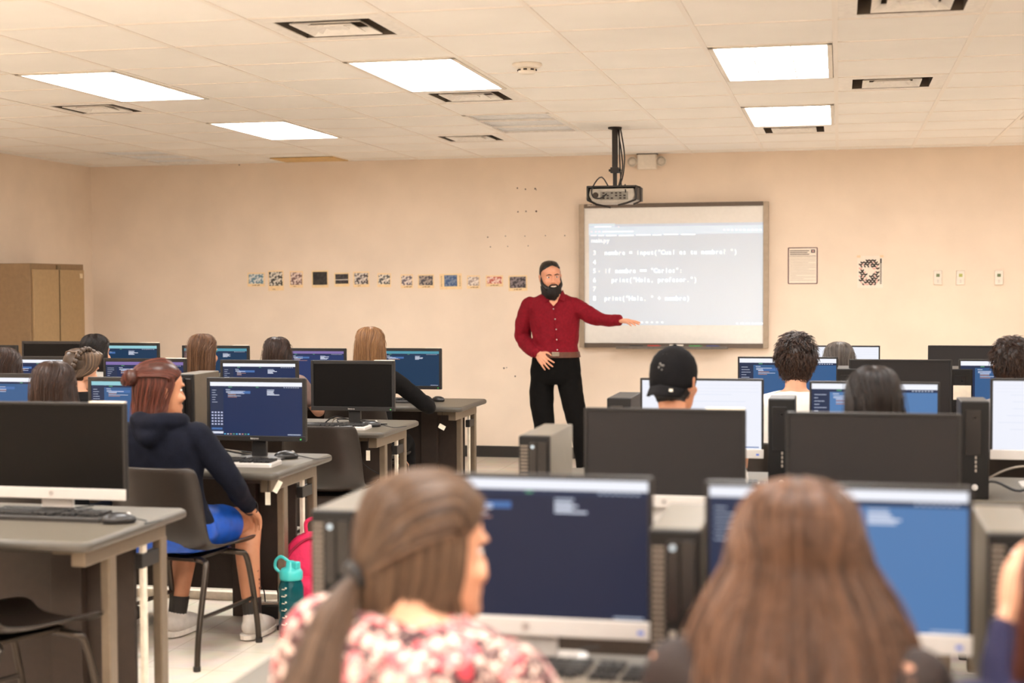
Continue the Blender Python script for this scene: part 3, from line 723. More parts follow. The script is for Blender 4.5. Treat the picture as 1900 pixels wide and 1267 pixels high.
pm(150, 295, 636, 9.8, .82, content='teal', bar='cyan', label='monitor with a pale cyan bar right of the woman with long black hair', text_seed=8)
pm(338, 462, 641, 9.8, .82, content='teal', bar='teal', label='narrow looking code monitor behind the brown haired woman in the back row', text_seed=9)
pm(520, 642, 646, 9.8, .82, content='violet', bar='purple', label='monitor with a purple bar behind the dark haired woman in the farthest row', text_seed=10, tape=False)
pm(694, 819, 646, 9.8, .822, content='teal', bar='teal', label='blue monitor at the end of the farthest left row, nearest the teacher', text_seed=11)
pm(748, 1211, 880, 3.0, .806, style='hp', content='deep', bar='white', label='large dark navy monitor with a silver chin in front of the ponytailed woman', text_seed=12, tape=False)
pm(1308, 1806, 898, 2.9, .83, style='hp', content='blue', bar='white', label='large light blue monitor with a silver chin in front of the long haired woman', text_seed=13, tape=False, taskbar=False)
pm(1084, 1384, 758, 4.65, .832, style='hp', content='offgrey', label='switched off grey monitor in front of the cap wearer')
pm(1458, 1784, 766, 4.42, .82, style='hp', content='offgrey', label='switched off grey monitor in front of the student with straight black hair', tape=False)
pm(1188, 1417, 702, 6.2, .812, style='hp', content='white', label='bright white monitor with a silver chin beside the cap wearer', text_seed=14, tape=False)
pm(1502, 1744, 708, 5.95, .82, style='hp', content='blue', bar='white', label='blue code monitor behind the student with straight black hair', text_seed=15, tape=False)
pm(1838, 2072, 703, 6.05, .845, style='hp', content='white', label='bright white monitor with a silver chin at the right edge', text_seed=16, tape=False)
pm(1369, 1555, 662, 7.75, .82, style='hp', content='mid', bar='white', label='blue code monitor in front of the student with thick dark hair and white shirt', text_seed=17, tape=False)
pm(1575, 1767, 667, 7.6, .82, style='hp', content='offgrey', label='switched off dark monitor above the straight black hair', tape=False)
pm(1779, 1972, 667, 7.62, .82, style='hp', content='mid', bar='white', label='blue code monitor left of the student cut by the right edge', text_seed=18, tape=False)
pm(1480, 1633, 641, 9.5, .82, style='hp', content='white', label='small white monitor against the front wall, above the greying head', text_seed=19, tape=False)
pm(1722, 1877, 641, 9.45, .82, style='hp', content='offgrey', label='switched off monitor farthest back on the right', tape=False)

# ------------------------------------------------------------------ computer towers
M_tower = mat('tower_side', (100, 90, 76), .45, .3, noise=.03); M_tdark = mat('tower_front', (15, 13, 12), .5, noise=.03, spec=.3)
def tower(x0, Y, label, w_=.1, h=.34, d_=.36, style='vent', sticker=False, z=DT):
    o = empty('desktop_computer', (x0+w_/2, Y+d_/2, z), 0, label, 'desktop computer', 'upright desktop computers')
    hw, hd = w_/2, d_/2
    MB().bb(-hw, hw, -hd+.02, hd, 0, h).build('case', M_tower if style != 'black' else mat('tower_dark_side', (42, 37, 33), .5, .2), o, bevel=.004)
    MB().bb(-hw, hw, -hd, -hd+.02, 0, h).build('front_panel', M_tdark, o, bevel=.005)
    if style == 'vent':
        q = MB()
        for k in range(int(h/.011)-3): q.bb(-hw+.006, -hw+.03, -hd-.002, -hd, .015+k*.011, .0205+k*.011)
        q.build('vent_grille', mat('grille_taupe', (120, 108, 96), .5), o)
        q = MB()
        for k in range(10): q.bb(hw-.04, hw-.008, -hd-.002, -hd, .02+k*.011, .0255+k*.011)
        q.build('lower_grille', mat('grille_taupe', (120, 108, 96), .5), o)
        MB().bb(-hw+.035, -hw+.058, -hd-.003, -hd, .14, h-.02).build('optical_drive', mat('drive_black', (26, 24, 24), .25), o, bevel=.002)
        MB().bb(hw-.038, hw-.01, -hd-.003, -hd, .16, h-.02).build('bay_cover', mat('drive_black', (26, 24, 24), .25), o, bevel=.002)
        MB().lathe([(.006, -hd-.004), (.006, -hd-.002)], (-hw+.046, 0, h-.035), 12, 'Y').build('power_button', mat('button_pale', (170, 190, 205), .3), o)
        q = MB().bb(-hw+.04, -hw+.052, -hd-.004, -hd, .06, .12); q.build('port_strip', mat('port_pale', (150, 140, 128), .5), o)
    else:
        MB().bb(-hw+.015, hw-.03, -hd-.003, -hd, h*.45, h-.03).build('optical_drive', mat('drive_black', (26, 24, 24), .25), o, bevel=.002)
        q = MB()
        for k in range(4): q.bb(0, .006, -hd-.004, -hd, h*.28+k*.016, h*.28+.01+k*.016)
        q.build('usb_port', mat('port_pale', (150, 140, 128), .5), o)
        MB().lathe([(.011, -hd-.004), (.011, -hd-.001)], (0, 0, .045), 16, 'Y').build('power_button', M_silver, o)
        q = MB().lathe([(.004, -hd-.003), (.004, -hd)], (0, 0, h-.06), 8, 'Y'); q.build('logo_dot', M_silver, o)
    if sticker:
        st = MB().bb(-hw+.008, hw-.008, -hd-.006, -hd-.003, h-.15, h-.08).build('number_sticker', M_tapew, o)
        if sticker is not True:
            q = MB(); text(q, sticker, -hw+.024, h-.135, .05, None, .012, -hd-.0065); q.build('number', mat('ink_black', (30, 26, 24), .7, noise=0), st)
    return o
def ptower(px, Y, label, **k): return tower(aty(px, 800, Y).x, Y, label, **k)
ptower(962, 4.6, 'upright computer standing alone at the aisle end of the second right desk', h=.315, d_=.42)
ptower(1126, 6.2, 'small looking computer left of the white monitor and cap wearer', h=.315, style='black')
ptower(1425, 5.68, 'black computer between the white monitor and the left end of a grey one', h=.36, style='black', d_=.2)
ptower(1783, 5.66, 'black computer at the right end of the switched off grey monitor', h=.36, style='black', d_=.22)
tower(-1.135, 3.08, 'upright vented computer behind the ponytail of the woman in the floral blouse', h=.3, d_=.42)
ptower(1204, 2.86, 'vented computer standing between the two nearest monitors', h=.318, d_=.36)
ptower(1835, 2.86, 'computer at the right edge beside the raised hand', h=.33, d_=.36)
tower(-3.035, 6.42, 'dark computer beside the face of the woman in the navy hoodie', h=.385, d_=.3)
ptower(1553, 7.55, 'computer with a white sticker numbered 13', h=.37, style='black', sticker='13', d_=.3)
ptower(1765, 7.6, 'computer with a white sticker right of the switched off dark monitor', h=.37, style='black', sticker=True, d_=.3)

# ------------------------------------------------------------------ keyboards and mice
M_key = mat('key_black', (26, 24, 23), .5, noise=.02); M_kbase = mat('keyboard_base', (44, 40, 37), .45, noise=.02)
def keyboard(cx_, cy2, yaw, label, base=None, keys=None):
    o = empty('keyboard', (cx_, cy2, DT), yaw, label, 'keyboard', 'computer keyboards')
    MB().loft([rounded(-.22, .22, -.075, .075, .012, .0), rounded(-.22, .22, -.075, .075, .012, .012), rounded(-.217, .217, -.072, .072, .012, .018)]).build('base', base or M_kbase, o)
    q = MB()
    for r in range(6):
        y = .055-r*.0215-(.0 if r else -.004)
        if r == 5: ks = [(-.205, .022), (-.18, .022), (-.155, .022), (-.09, .1), (-.025, .022), (0, .022), (.028, .022)]
        else: ks = [(-.205+k*.0187, .0165) for k in range(13)]+[(.04, .026)]
        ks += [(.075+k*.019, .0165) for k in range(3)] if r != 3 else []
        ks += [(.14+k*.0195, .017) for k in range(4)] if r else []
        for x, w_ in ks: q.box((x, y, .0225), (w_, .0175, .011))
    q.build('keys', keys or M_key, o, bevel=.002)
    MB().tube(catmull([(0, .075, .01), (.03, .12, .005), (-.02, .2, .005), (.02, .26, .005)], 5), .0025, 6).build('cable', M_wire, o)
    return o
def mouse(cx_, cy2, yaw, label, end=(.1, .18)):
    o = empty('computer_mouse', (cx_, cy2, DT), yaw, label, 'mouse', 'computer mice')
    q = MB(); R_ = []
    for z, w_, l_ in ((.001, .028, .052), (.008, .032, .058), (.018, .031, .056), (.028, .025, .044), (.035, .014, .026), (.037, .004, .006)): R_.append((0, -.004*(z > .02), z, w_, l_))
    q.rings(R_, 20, 2.3).build('body', mat('mouse_black', (36, 34, 34), .3, noise=0), o, smooth=True)
    MB().lathe([(.001, -.004), (.009, -.0035), (.009, .0035), (.001, .004)], (0, .03, .027), 14, 'X').build('wheel', M_silver, o, smooth=True)
    MB().tube(catmull([(0, .056, .012), (.005, .09, .004), (end[0], end[1]*.7, .004), (end[0]-.06, end[1]+.02, .004)], 6), .0022, 6).build('cable', M_wire, o, smooth=True)
    return o
a = atz(95, 950, DT+.02); keyboard(a.x, a.y, .0, 'black keyboard on the lower left desk')
a = atz(221, 965, DT+.01); mouse(a.x, a.y, -1.1, 'black mouse on the lower left desk', (.06, .12))
a = atz(440, 850, DT+.02); keyboard(a.x, 6.16, .03, 'silver framed keyboard in front of the woman in the navy hoodie', base=M_silver)
a = atz(531, 847, DT+.01); mouse(a.x, a.y, -1.0, 'black mouse at the desk end above the pink backpack')
a = atz(650, 778, DT+.02); keyboard(a.x, 7.84, .03, 'keyboard under the switched off black monitor with tape', base=M_silver)
a = atz(690, 788, DT+.01); mouse(a.x, a.y-.02, -1.2, 'mouse right of the keyboard in the third left row')
a = atz(745, 741, DT+.02); keyboard(a.x-.05, a.y, .03, 'keyboard under the hands of the woman in the black top')
a = atz(813, 742, DT+.01); mouse(a.x, a.y, .9, 'silver and black mouse on the bare desk end nearest the teacher')
a = atz(1065, 1235, DT+.02); keyboard(a.x-.02, a.y-.03, -.06, 'keyboard in front of the woman in the floral blouse', base=mat('keyboard_grey', (120, 110, 98), .5))
keyboard(-.43, 5.8, .02, 'black and white keyboard showing right of the first grey monitor', base=M_silver)
KX = keyboard(.62, 4.42, .1, 'black keyboard at the right edge beside the green and red adapter')

# ------------------------------------------------------------------ chairs
M_shell = mat('chair_shell', (40, 33, 28), .35, noise=.03); M_chrome = mat('chair_tube', (70, 62, 55), .3, .8, noise=0)
CN = atz(48, 1168, .44);
chair0 = None
def make_chair():
    o = empty('stacking_chair', (0, 0, 0))
    prof = [(-.285, .81, .19), (-.275, .76, .205), (-.262, .68, .215), (-.25, .58, .22), (-.225, .5, .222), (-.17, .455, .222), (-.08, .438, .222), (.05, .435, .222), (.16, .44, .218), (.215, .435, .205), (.235, .415, .19)]
    rings_ = []
    for y, z, hw in prof:
        rr = []
        for k in range(13):
            t = -1+2*k/12; cv = abs(t)**3
            dz = (.035*cv if y > -.2 else .0); dy = (.05*cv if z > .47 else .02*cv)
            rr.append((hw*t, y+dy, z+dz))
        rings_.append(rr)
    MB().loft(rings_, caps=False, closed=False).build('seat_shell', M_shell, o, smooth=True, solid=.009, subd=1)
    for sx in (-1, 1):
        MB().tube(catmull([(sx*.10, -.12, .418), (sx*.17, -.14, .415), (sx*.195, -.17, .38), (sx*.21, -.25, .15), (sx*.215, -.275, .012)], 5), .0125, 10).build('leg', M_chrome, o, smooth=True)
        MB().tube(catmull([(sx*.10, .12, .41), (sx*.17, .14, .405), (sx*.195, .17, .37), (sx*.205, .22, .15), (sx*.21, .235, .012)], 5), .0125, 10).build('leg', M_chrome, o, smooth=True)
        MB().tube([(sx*.206, -.235, .2), (sx*.202, .205, .2)], .009, 8).build('side_stretcher', M_chrome, o)
        for y in (-.277, .236): MB().tube([(sx*.2155 if y < 0 else sx*.21, y, .0), (sx*.2155 if y < 0 else sx*.21, y, .02)], .015, 10).build('foot_cap', M_dark, o)
    MB().box((0, 0, .418), (.26, .3, .012)).build('seat_bracket', M_chrome, o)
    return o
CH = []
def chair(x, y, rz, label):
    global chair0
    if chair0 is None: chair0 = make_chair(); o = chair0
    else: o = copy_tree(chair0)
    o.location = (x, y, 0); o.rotation_euler = (0, 0, rz); tag(o, label, 'chair', 'plastic stacking chairs'); return o
chair(-2.64, 4.31, -.4, 'empty dark plastic chair cut by the lower left corner')
chair(-2.66, 7.56, .08, 'empty dark plastic chair behind the desk with the navy monitor')

# ------------------------------------------------------------------ bottle, backpack, things on the floor
b_ = atz(541, 1163, 0)
bx_ = aty(541, 1150, 6.08); b_ = V((bx_.x, 6.08, 0))
bt = empty('water_bottle', (b_.x, b_.y, 0), -.3, 'translucent teal water bottle with a loop lid on the floor beside the pink backpack', 'water bottle')
M_teal = mat('teal_plastic', (20, 130, 140), .12, noise=0, trans=.75); M_teal.node_tree.nodes['Principled BSDF'].inputs['IOR'].default_value = 1.3
M_tlid = mat('teal_lid', (60, 180, 178), .35, noise=0)
MB().lathe([(.04, .0), (.05, .006), (.052, .02), (.052, .07), (.048, .08), (.048, .1), (.052, .11), (.052, .2), (.048, .215), (.042, .23), (.042, .24), (.039, .24), (.039, .228), (.045, .212), (.0485, .198), (.0485, .112), (.045, .1), (.045, .08), (.0485, .068), (.0485, .022), (.035, .008)], n=32).build('bottle_body', M_teal, bt, smooth=True)
MB().lathe([(.0475, .02), (.0475, .1), (.0475, .12), (.0475, .15)], n=28).build('water', mat('water_teal', (24, 92, 104), .05, noise=0, trans=.4), bt, smooth=True)
MB().lathe([(.046, .232), (.048, .24), (.048, .262), (.04, .275), (.022, .282), (.02, .3), (.012, .306), (.001, .306)], n=28).build('lid', M_tlid, bt, smooth=True)
MB().box((.02, 0, .29), (.04, .03, .03)).build('spout_cap', M_tlid, bt, bevel=.006)
MB().tube(catmull([(-.01, 0, .3), (-.05, 0, .318), (-.078, 0, .3), (-.08, 0, .27), (-.05, 0, .252)], 6), .0065, 8).build('carry_loop', M_tlid, bt, smooth=True)
q = MB()
for k in range(6):
    q.box((.0, -.0525, .06+k*.028), (.014 if k % 2 else .02, .0015, .003)); q.box((.012, -.0515, .066+k*.028), (.008, .0015, .006))
q.build('volume_marks', M_tapew, bt)
bpk = empty('backpack', (aty(583, 1100, 6.32).x, 6.32, 0), .1, 'pink backpack standing on the floor behind the teal bottle', 'backpack')
M_pink = mat('backpack_pink', (216, 34, 84), .7, noise=.08, nscale=20, bump=.2, bscale=60); M_pinkd = mat('backpack_trim', (160, 24, 60), .7)
q = MB().rings([(0, 0, .0, .13, .07), (0, 0, .02, .15, .085), (0, 0, .15, .155, .09), (0, 0, .28, .15, .085), (0, .01, .36, .125, .07), (0, .015, .405, .085, .05), (0, .02, .425, .03, .03)], 28, 3)
q.build('bag_body', M_pink, bpk, smooth=True, subd=1, disp=.006)
q = MB().rings([(0, -.075, .03, .11, .04), (0, -.085, .06, .12, .05), (0, -.085, .2, .115, .05), (0, -.075, .24, .09, .03)], 24, 3); q.build('front_pocket', M_pink, bpk, smooth=True)
for x in (-.118, ): 
    MB().tube(catmull([(x, -.05, .02), (x-.01, -.07, .2), (x+.02, -.06, .33), (0, -.045, .405), (.09, -.05, .36)], 6), .006, 8).build('zipper', M_pinkd, bpk, smooth=True)
MB().tube(catmull([(-.035, .01, .41), (-.035, .0, .465), (0, .0, .485), (.035, .0, .465), (.035, .01, .41)], 6), .009, 8).build('top_handle', M_pink, bpk, smooth=True)
for sx in (-1, 1): MB().tube(catmull([(sx*.06, .06, .39), (sx*.09, .12, .33), (sx*.1, .12, .2), (sx*.12, .08, .05)], 6), .02, 8, flat=.4).build('shoulder_strap', M_pinkd, bpk, smooth=True)
a = atz(505, 1148, 0)
bt.scale = (1.06, 1.06, 1.1)
pb = empty('power_adapter_box', (a.x, a.y+.05, 0), .25, 'black power box with cords on the floor left of the teal bottle', 'power box')
MB().bb(-.11, .11, -.06, .06, 0, .065).build('housing', M_plast, pb, bevel=.006)
MB().bb(-.09, .09, -.04, .04, .065, .07).build('top_plate', mat('plate_beige', (206, 190, 166), .6), pb)
for k in range(2): MB().tube(catmull([(-.05+.06*k, 0, .068), (-.06+.06*k, .01, .13), (-.1+.03*k, .05, .16), (-.15, .1, .08), (-.2, .2, .01)], 6), .003, 6).build('cord', M_wire, pb, smooth=True)
MB().bb(-3.9, -2.42, 6.74, 6.79, 0, .04).build('floor_raceway', mat('raceway_white', (236, 224, 206), .5))
tag(bpy.data.objects['floor_raceway'], 'pale cable raceway lying on the floor under the second left row', 'cable raceway')

# ------------------------------------------------------------------ cables and small clutter
def cable(pts, label, r=.003, m_=None, name='cable', cat='cable', group='loose cables'):
    o = MB().tube(catmull(pts, 6), r, 6).build(name, m_ or M_wire, smooth=True); tag(o, label, cat, group); return o
for k, (x, y, lb) in enumerate([(-2.72, 6.42, 'tangle of cords behind the keyboard of the navy hoodie desk'), (-2.68, 8.05, 'cords under the switched off black monitor with tape')]):
    for n_ in range(3):
        cable([(x-.2+.05*n_, y, DT+.004), (x-.12, y-.03+.03*n_, DT+.05-.01*n_), (x-.02+.04*n_, y-.02, DT+.03), (x+.08, y+.03*n_, DT+.012), (x+.16, y+.06, DT+.004)], lb+', %s strand' % ['left', 'middle', 'right'][n_], .004, M_wire if n_ != 1 else mat('wire_grey', (150, 140, 128), .5, noise=0))
a = aty(676, 820, 8.3)
cable([(a.x, 8.02, DT-.05), (a.x-.01, 8.03, .6), (a.x, 8.04, .45), (a.x-.03, 8.05, .2), (a.x-.08, 8.0, .01)], 'blue network cable hanging below the third left desk', .004, mat('wire_blue', (90, 120, 170), .5, noise=0))
cable([(a.x+.02, 8.02, DT-.05), (a.x+.05, 8.03, .6), (a.x+.1, 8.05, .5), (a.x+.3, 8.08, .42), (a.x+.42, 8.1, .5)], 'black cord swagged below the third left desk')
for px, py, Y, lb in [(497, 925, 6.0, 'white tag hanging under the navy hoodie desk'), (683, 845, 7.75, 'white tag hanging under the third left desk'), (820, 792, 9.42, 'white tag hanging tilted under the farthest left desk'), (515, 903, 5.97, 'pale slip stuck under the edge of the navy hoodie desk')]:
    a = aty(px, py, Y); o = empty('hanging_tag', a, .1, lb, 'tag', 'white tags under the desks')
    MB().box((0, 0, 0), (.045 if px == 820 else .022, .003, .03 if px == 820 else .055), M=Matrix.Rotation(.5 if px in (820, 515) else 0, 4, 'Y')).build('card', M_tapew, o)
    MB().tube([(0, 0, .02), (0, .01, DT-.036-a.z)], .0015, 6).build('string', M_wire, o)
a = aty(1866, 886, 4.3)
ad = empty('adapter', (a.x, 4.33, DT), .2, 'small adapter with green and red covers at the right edge desk', 'adapter')
MB().bb(-.045, .045, -.03, .03, 0, .028).build('housing', mat('adapter_dark', (60, 58, 60), .5), ad, bevel=.004)
MB().bb(-.045, -.01, -.028, .028, .028, .036).build('green_cover', mat('cover_green', (120, 190, 80), .5), ad, bevel=.003)
MB().bb(-.008, .04, -.028, .028, .028, .038).build('red_cover', mat('cover_red', (226, 76, 50), .5), ad, bevel=.003)
cable([(a.x, 4.29, DT+.015), (a.x-.01, 4.2, DT+.012), (a.x-.015, 4.1, DT+.008), (a.x-.03, 4.085, DT-.04), (a.x-.05, 4.08, DT-.12), (a.x-.045, 4.07, DT-.25)], 'thick white cable hanging over the desk edge at the right', .006, mat('wire_white', (232, 224, 214), .5, noise=0))
cable([(.45, 5.7, DT+.01), (.55, 5.72, DT+.06), (.65, 5.7, DT+.03), (.75, 5.75, DT+.08), (.85, 5.8, DT+.02)], 'black cord looped under the white monitor at the right edge', .005)
cable([(.47, 5.75, DT+.02), (.6, 5.74, DT+.1), (.7, 5.76, DT+.11), (.8, 5.8, DT+.05)], 'pale cord looped under the white monitor at the right edge', .004, mat('wire_grey', (150, 140, 128), .5, noise=0))
# ------------------------------------------------------------------ people
def skin_mat(name, rgb):
    m_ = mat(name, rgb, .5, noise=.04, nscale=14)
    b_ = m_.node_tree.nodes['Principled BSDF']; b_.inputs['Subsurface Weight'].default_value = .0; b_.inputs['Subsurface Radius'].default_value = (.02, .008, .004)
    return m_
SK_L = skin_mat('skin_light', (212, 156, 124)); SK_M = skin_mat('skin_medium', (192, 132, 98)); SK_T = skin_mat('skin_teacher', (216, 152, 120))
M_eye = mat('eye_white', (232, 226, 220), .2, noise=0); M_iris = mat('eye_iris', (52, 34, 24), .15, noise=0)

HEAD = [(-.117, .016, .088, .04), (-.112, .03, .094, .02), (-.098, .045, .097, -.015), (-.078, .056, .095, -.04), (-.05, .064, .092, -.068), (-.02, .07, .089, -.088), (0, .0725, .085, -.096),
        (.02, .0745, .09, -.1), (.045, .0755, .092, -.1), (.07, .071, .084, -.094), (.09, .06, .066, -.078), (.105, .043, .042, -.054), (.114, .024, .014, -.03), (.117, .008, -.004, -.012)]
def head_rings(grow=0, z0=-1, z1=1, n=28, front=0):
    out = []
    for z, w_, f, b_ in HEAD:
        if not z0 <= z <= z1: continue
        w2, f2, b2 = w_+grow, f+grow+front, b_-grow; c = (f2+b2)/2; d = (f2-b2)/2; rr = []
        for k in range(n):
            a = 2*PI*k/n; ca, sa = math.cos(a), math.sin(a); e = 2.3
            rr.append((w2*math.copysign(abs(ca)**(2/e), ca), c+d*math.copysign(abs(sa)**(2/e), sa), z*(1+grow*6)))
        out.append(rr)
    return out
def add_head(q, face=True):
    q.loft(head_rings())
    q.limb([(0, .088, .012), (0, .098, -.01), (0, .1075, -.034)], [.006, .008, .0095], 10)
    for sx in (-1, 1):
        q.ell((sx*.011, .1, -.037), (.008, .01, .007), 10, 6)
        q.ell((sx*.03, .086, .024), (.02, .012, .007), 12, 6)
        q.ell((sx*.04, .07, -.032), (.022, .022, .022), 12, 8)
        q.ell((sx*.076, -.008, -.008), (.009, .02, .032), 12, 8, Matrix.Rotation(sx*-.25, 3, 'Z'))
        q.ell((sx*.082, -.012, .008), (.006, .015, .016), 10, 6, Matrix.Rotation(sx*-.5, 3, 'Z'))
    q.limb([(-.022, .09, -.064), (0, .099, -.062), (.022, .09, -.064)], [.003, .006, .003], 8)
    q.limb([(-.02, .09, -.072), (0, .099, -.074), (.02, .09, -.072)], [.003, .0065, .003], 8)
    q.ell((0, .09, -.1), (.02, .014, .014), 10, 6)
def hand(q, wr, d, nrm, side=1, curl=.35, spread=.08, s=1.0, thumb=.6):
    """wr wrist point; d direction of the fingers; nrm back-of-hand normal; side: +1 thumb towards b, -1 opposite"""
    d = V(d).normalized(); nrm = V(nrm); nrm = (nrm-d*nrm.dot(d)).normalized(); b_ = d.cross(nrm)*side; wr = V(wr)
    L_ = [.074, .082, .076, .06]
    for k in range(4):
        off = (1.5-k)*.0215*s; base = wr+d*.082*s*(1-.03*abs(k-1))+b_*off
        q.limb([wr+b_*off*.45-nrm*.002, wr+d*.045*s+b_*off*.85, base], [.0145*s, .0135*s, .0105*s], 10, )
        dd = (d+b_*((1.5-k)*spread)).normalized(); P = [base]; ang = curl*(.5+.15*k)
        for j, fr in enumerate((.45, .31, .24)):
            ang += curl*(.6 if j else .2); P.append(P[-1]+(dd*math.cos(ang)-nrm*math.sin(ang))*L_[k]*fr*s)
        q.limb(P, [.0092*s, .0086*s, .0078*s, .0066*s], 10)
    t0 = wr+d*.018*s+b_*.018*s; t1 = t0+(d*.6+b_*thumb-nrm*.25).normalized()*.04*s; t2 = t1+(d*.85+b_*thumb*.6-nrm*.2).normalized()*.03*s; t3 = t2+(d*1+b_*.1*thumb-nrm*.3).normalized()*.025*s
    q.limb([t0, t1, t2, t3], [.014*s, .0115*s, .0098*s, .0078*s], 10)

def strands(q_, guides, n, r, jit, col_attr, seed, closed=False, lenvar=.12, wav=.0):
    """q_: dict of arrays; guides: list of polylines of equal length (hair lock centre lines)"""
    R_ = random.Random(seed); G = len(guides); K = len(guides[0])
    for _ in range(n):
        u = R_.random()*(G-1 if not closed else G); i = int(u); t = u-i
        i2 = (i+1) % G if closed else min(i+1, G-1)
        a, b_ = guides[i % G], guides[i2]; off = V((R_.gauss(0, 1), R_.gauss(0, 1), R_.gauss(0, .6)))*jit
        lock = .5+.5*math.sin(u*2.9+seed)*math.sin(u*7.7+seed*2); c_ = min(1, max(0, .75*lock+.4*R_.random()-.08))
        e = 1-R_.random()*lenvar; P = []; ph = R_.random()*6.28
        for k in range(K):
            kk = k*e; k0 = min(int(kk), K-2); f = kk-k0
            pa = a[k0].lerp(a[k0+1], f); pb_ = b_[k0].lerp(b_[k0+1], f); s2 = min(1, .25+k/K*1.4)
            P.append(pa.lerp(pb_, t)+off*s2+V((math.sin(k*.9+ph), math.cos(k*.7+ph), 0))*wav*s2)
        T0 = len(q_['v']); pn = None
        for k, p in enumerate(P):
            tg_ = (P[min(k+1, K-1)]-P[max(k-1, 0)]); tg_ = tg_.normalized() if tg_.length > 1e-9 else V((0, 0, -1))
            n1 = (pn-tg_*pn.dot(tg_)) if pn else tg_.orthogonal()
            n1 = n1.normalized() if n1.length > 1e-6 else tg_.orthogonal().normalized()
            pn = n1; n2 = tg_.cross(n1); rr = r*(1 if k < K-2 else .55)
            for j in range(3): an = j*2.094; q_['v'].append(tuple(p+(n1*math.cos(an)+n2*math.sin(an))*rr)); q_['c'].append(c_)
        for k in range(K-1):
            for j in range(3):
                j2 = (j+1) % 3; q_['f'].append((T0+k*3+j, T0+k*3+j2, T0+k*3+3+j2, T0+k*3+3+j))
def hair_obj(name, shell, q_, material, parent):
    """shell (MB) plus strands in one mesh"""
    o0 = len(shell.v); vs_ = list(shell.v)+q_['v']; fs = list(shell.f)+[tuple(i+o0 for i in f) for f in q_['f']]
    me = bpy.data.meshes.new(name); me.from_pydata(vs_, [], fs); me.materials.append(material)
    at = me.attributes.new('strand', 'FLOAT', 'POINT'); at.data.foreach_set('value', [.15]*o0+q_['c'])
    me.polygons.foreach_set('use_smooth', [True]*len(fs)); me.update()
    o = bpy.data.objects.new(name, me); col.objects.link(o); o.parent = parent; return o
def arc_ring(zc, w_, yb, yf, A, n=22, grow=0):
    c = (yb+yf)/2 if A > 170 else -.005; d = (yf-yb)/2 if A > 170 else abs(yb-c)
    return [V(((w_+grow)*math.sin(math.radians(-A+2*A*k/(n-1))), c-(d+grow)*math.cos(math.radians(-A+2*A*k/(n-1))), zc)) for k in range(n)]
HAIR_TOP = [(.130, .012, -.025, .0, 179), (.127, .035, -.05, .025, 179), (.116, .058, -.075, .05, 179), (.098, .072, -.092, .072, 179), (.07, .082, -.104, .082, 150), (.035, .086, -.108, .06, 112), (0, .087, -.108, .03, 104)]
def long_hair(parent, HM, material, length=.35, w1=.1, w2=.11, yb=-.11, n=900, r=.0011, seed=1, wav=.001, layer=.012, sway=(0, 0), tw=1.0):
    rows = [(z_, w_*(1+(tw-1)*max(0, min(1, (.12-z_)/.12))), b_, f_, A_) for z_, w_, b_, f_, A_ in HAIR_TOP]
    m_ = 8
    for k in range(1, m_+1):
        t = k/m_; z = -length*t
        ww = .087*tw+(w1-.087*tw)*math.sin(min(1, t*2)*PI/2) if t < .5 else w1+(w2-w1)*(t-.5)*2
        rows.append((z, ww, -.108+(yb+.108)*t**.75, 0, 104-22*t))
    def row(i, g):
        z, w_, b_, f_, A = rows[i]; z += g*1.3 if z > .05 else 0; rr = arc_ring(z, w_, b_, f_, A, grow=g)
        if z < 0: rr = [p+V((sway[0]*(-z/length)**2, sway[1]*(-z/length)**2, 0)) for p in rr]
        return rr
    outer = [row(i, -.009) for i in range(len(rows))]
    sh = MB(); sh.M = HM
    inner = [[p+V((0, .0, 0))-(p-V((0, p.y*.3, p.z))).normalized()*(.02 if rows[i][0] < .1 else .004) for p in outer[i]] for i in range(len(rows))]
    ringsC = [outer[i]+list(reversed(inner[i])) for i in range(len(rows))]
    sh.loft(ringsC)
    R2 = [row(i, 0) for i in range(len(rows))]
    guides = [[HM @ p for p in (catmull([R2[i][k] for i in range(len(rows))], 2) if n > 1000 else [R2[i][k] for i in range(len(rows))])] for k in range(22)]
    q_ = {'v': [], 'f': [], 'c': []}
    strands(q_, guides, n, r, .0035, None, seed, wav=wav)
    strands(q_, guides, n//4, r, .009, None, seed+5, wav=wav*2)
    return hair_obj('hair', sh, q_, material, parent)
def cap_shell(sh, g=0, zlow=0):
    R_ = [(.124, .012, -.028, .0, 179), (.121, .035, -.05, .028, 179), (.112, .056, -.075, .054, 179), (.095, .07, -.092, .075, 179), (.068, .079, -.103, .084, 142), (.035, .083, -.107, .05, 112), (0, .083, -.107, .02, 100)]
    if zlow < 0: R_.append((zlow, .08, -.104, 0, 88))
    outer = [[p+V((0, 0, g*.9 if x[0] > .05 else 0)) for p in arc_ring(*x, grow=g)] for x in R_]; inner = [[p-(p-V((0, 0, p.z))).normalized()*(.012 if R_[i][0] < .09 else .003) for p in outer[i]] for i in range(len(R_))]
    sh.loft([outer[i]+list(reversed(inner[i])) for i in range(len(R_))])
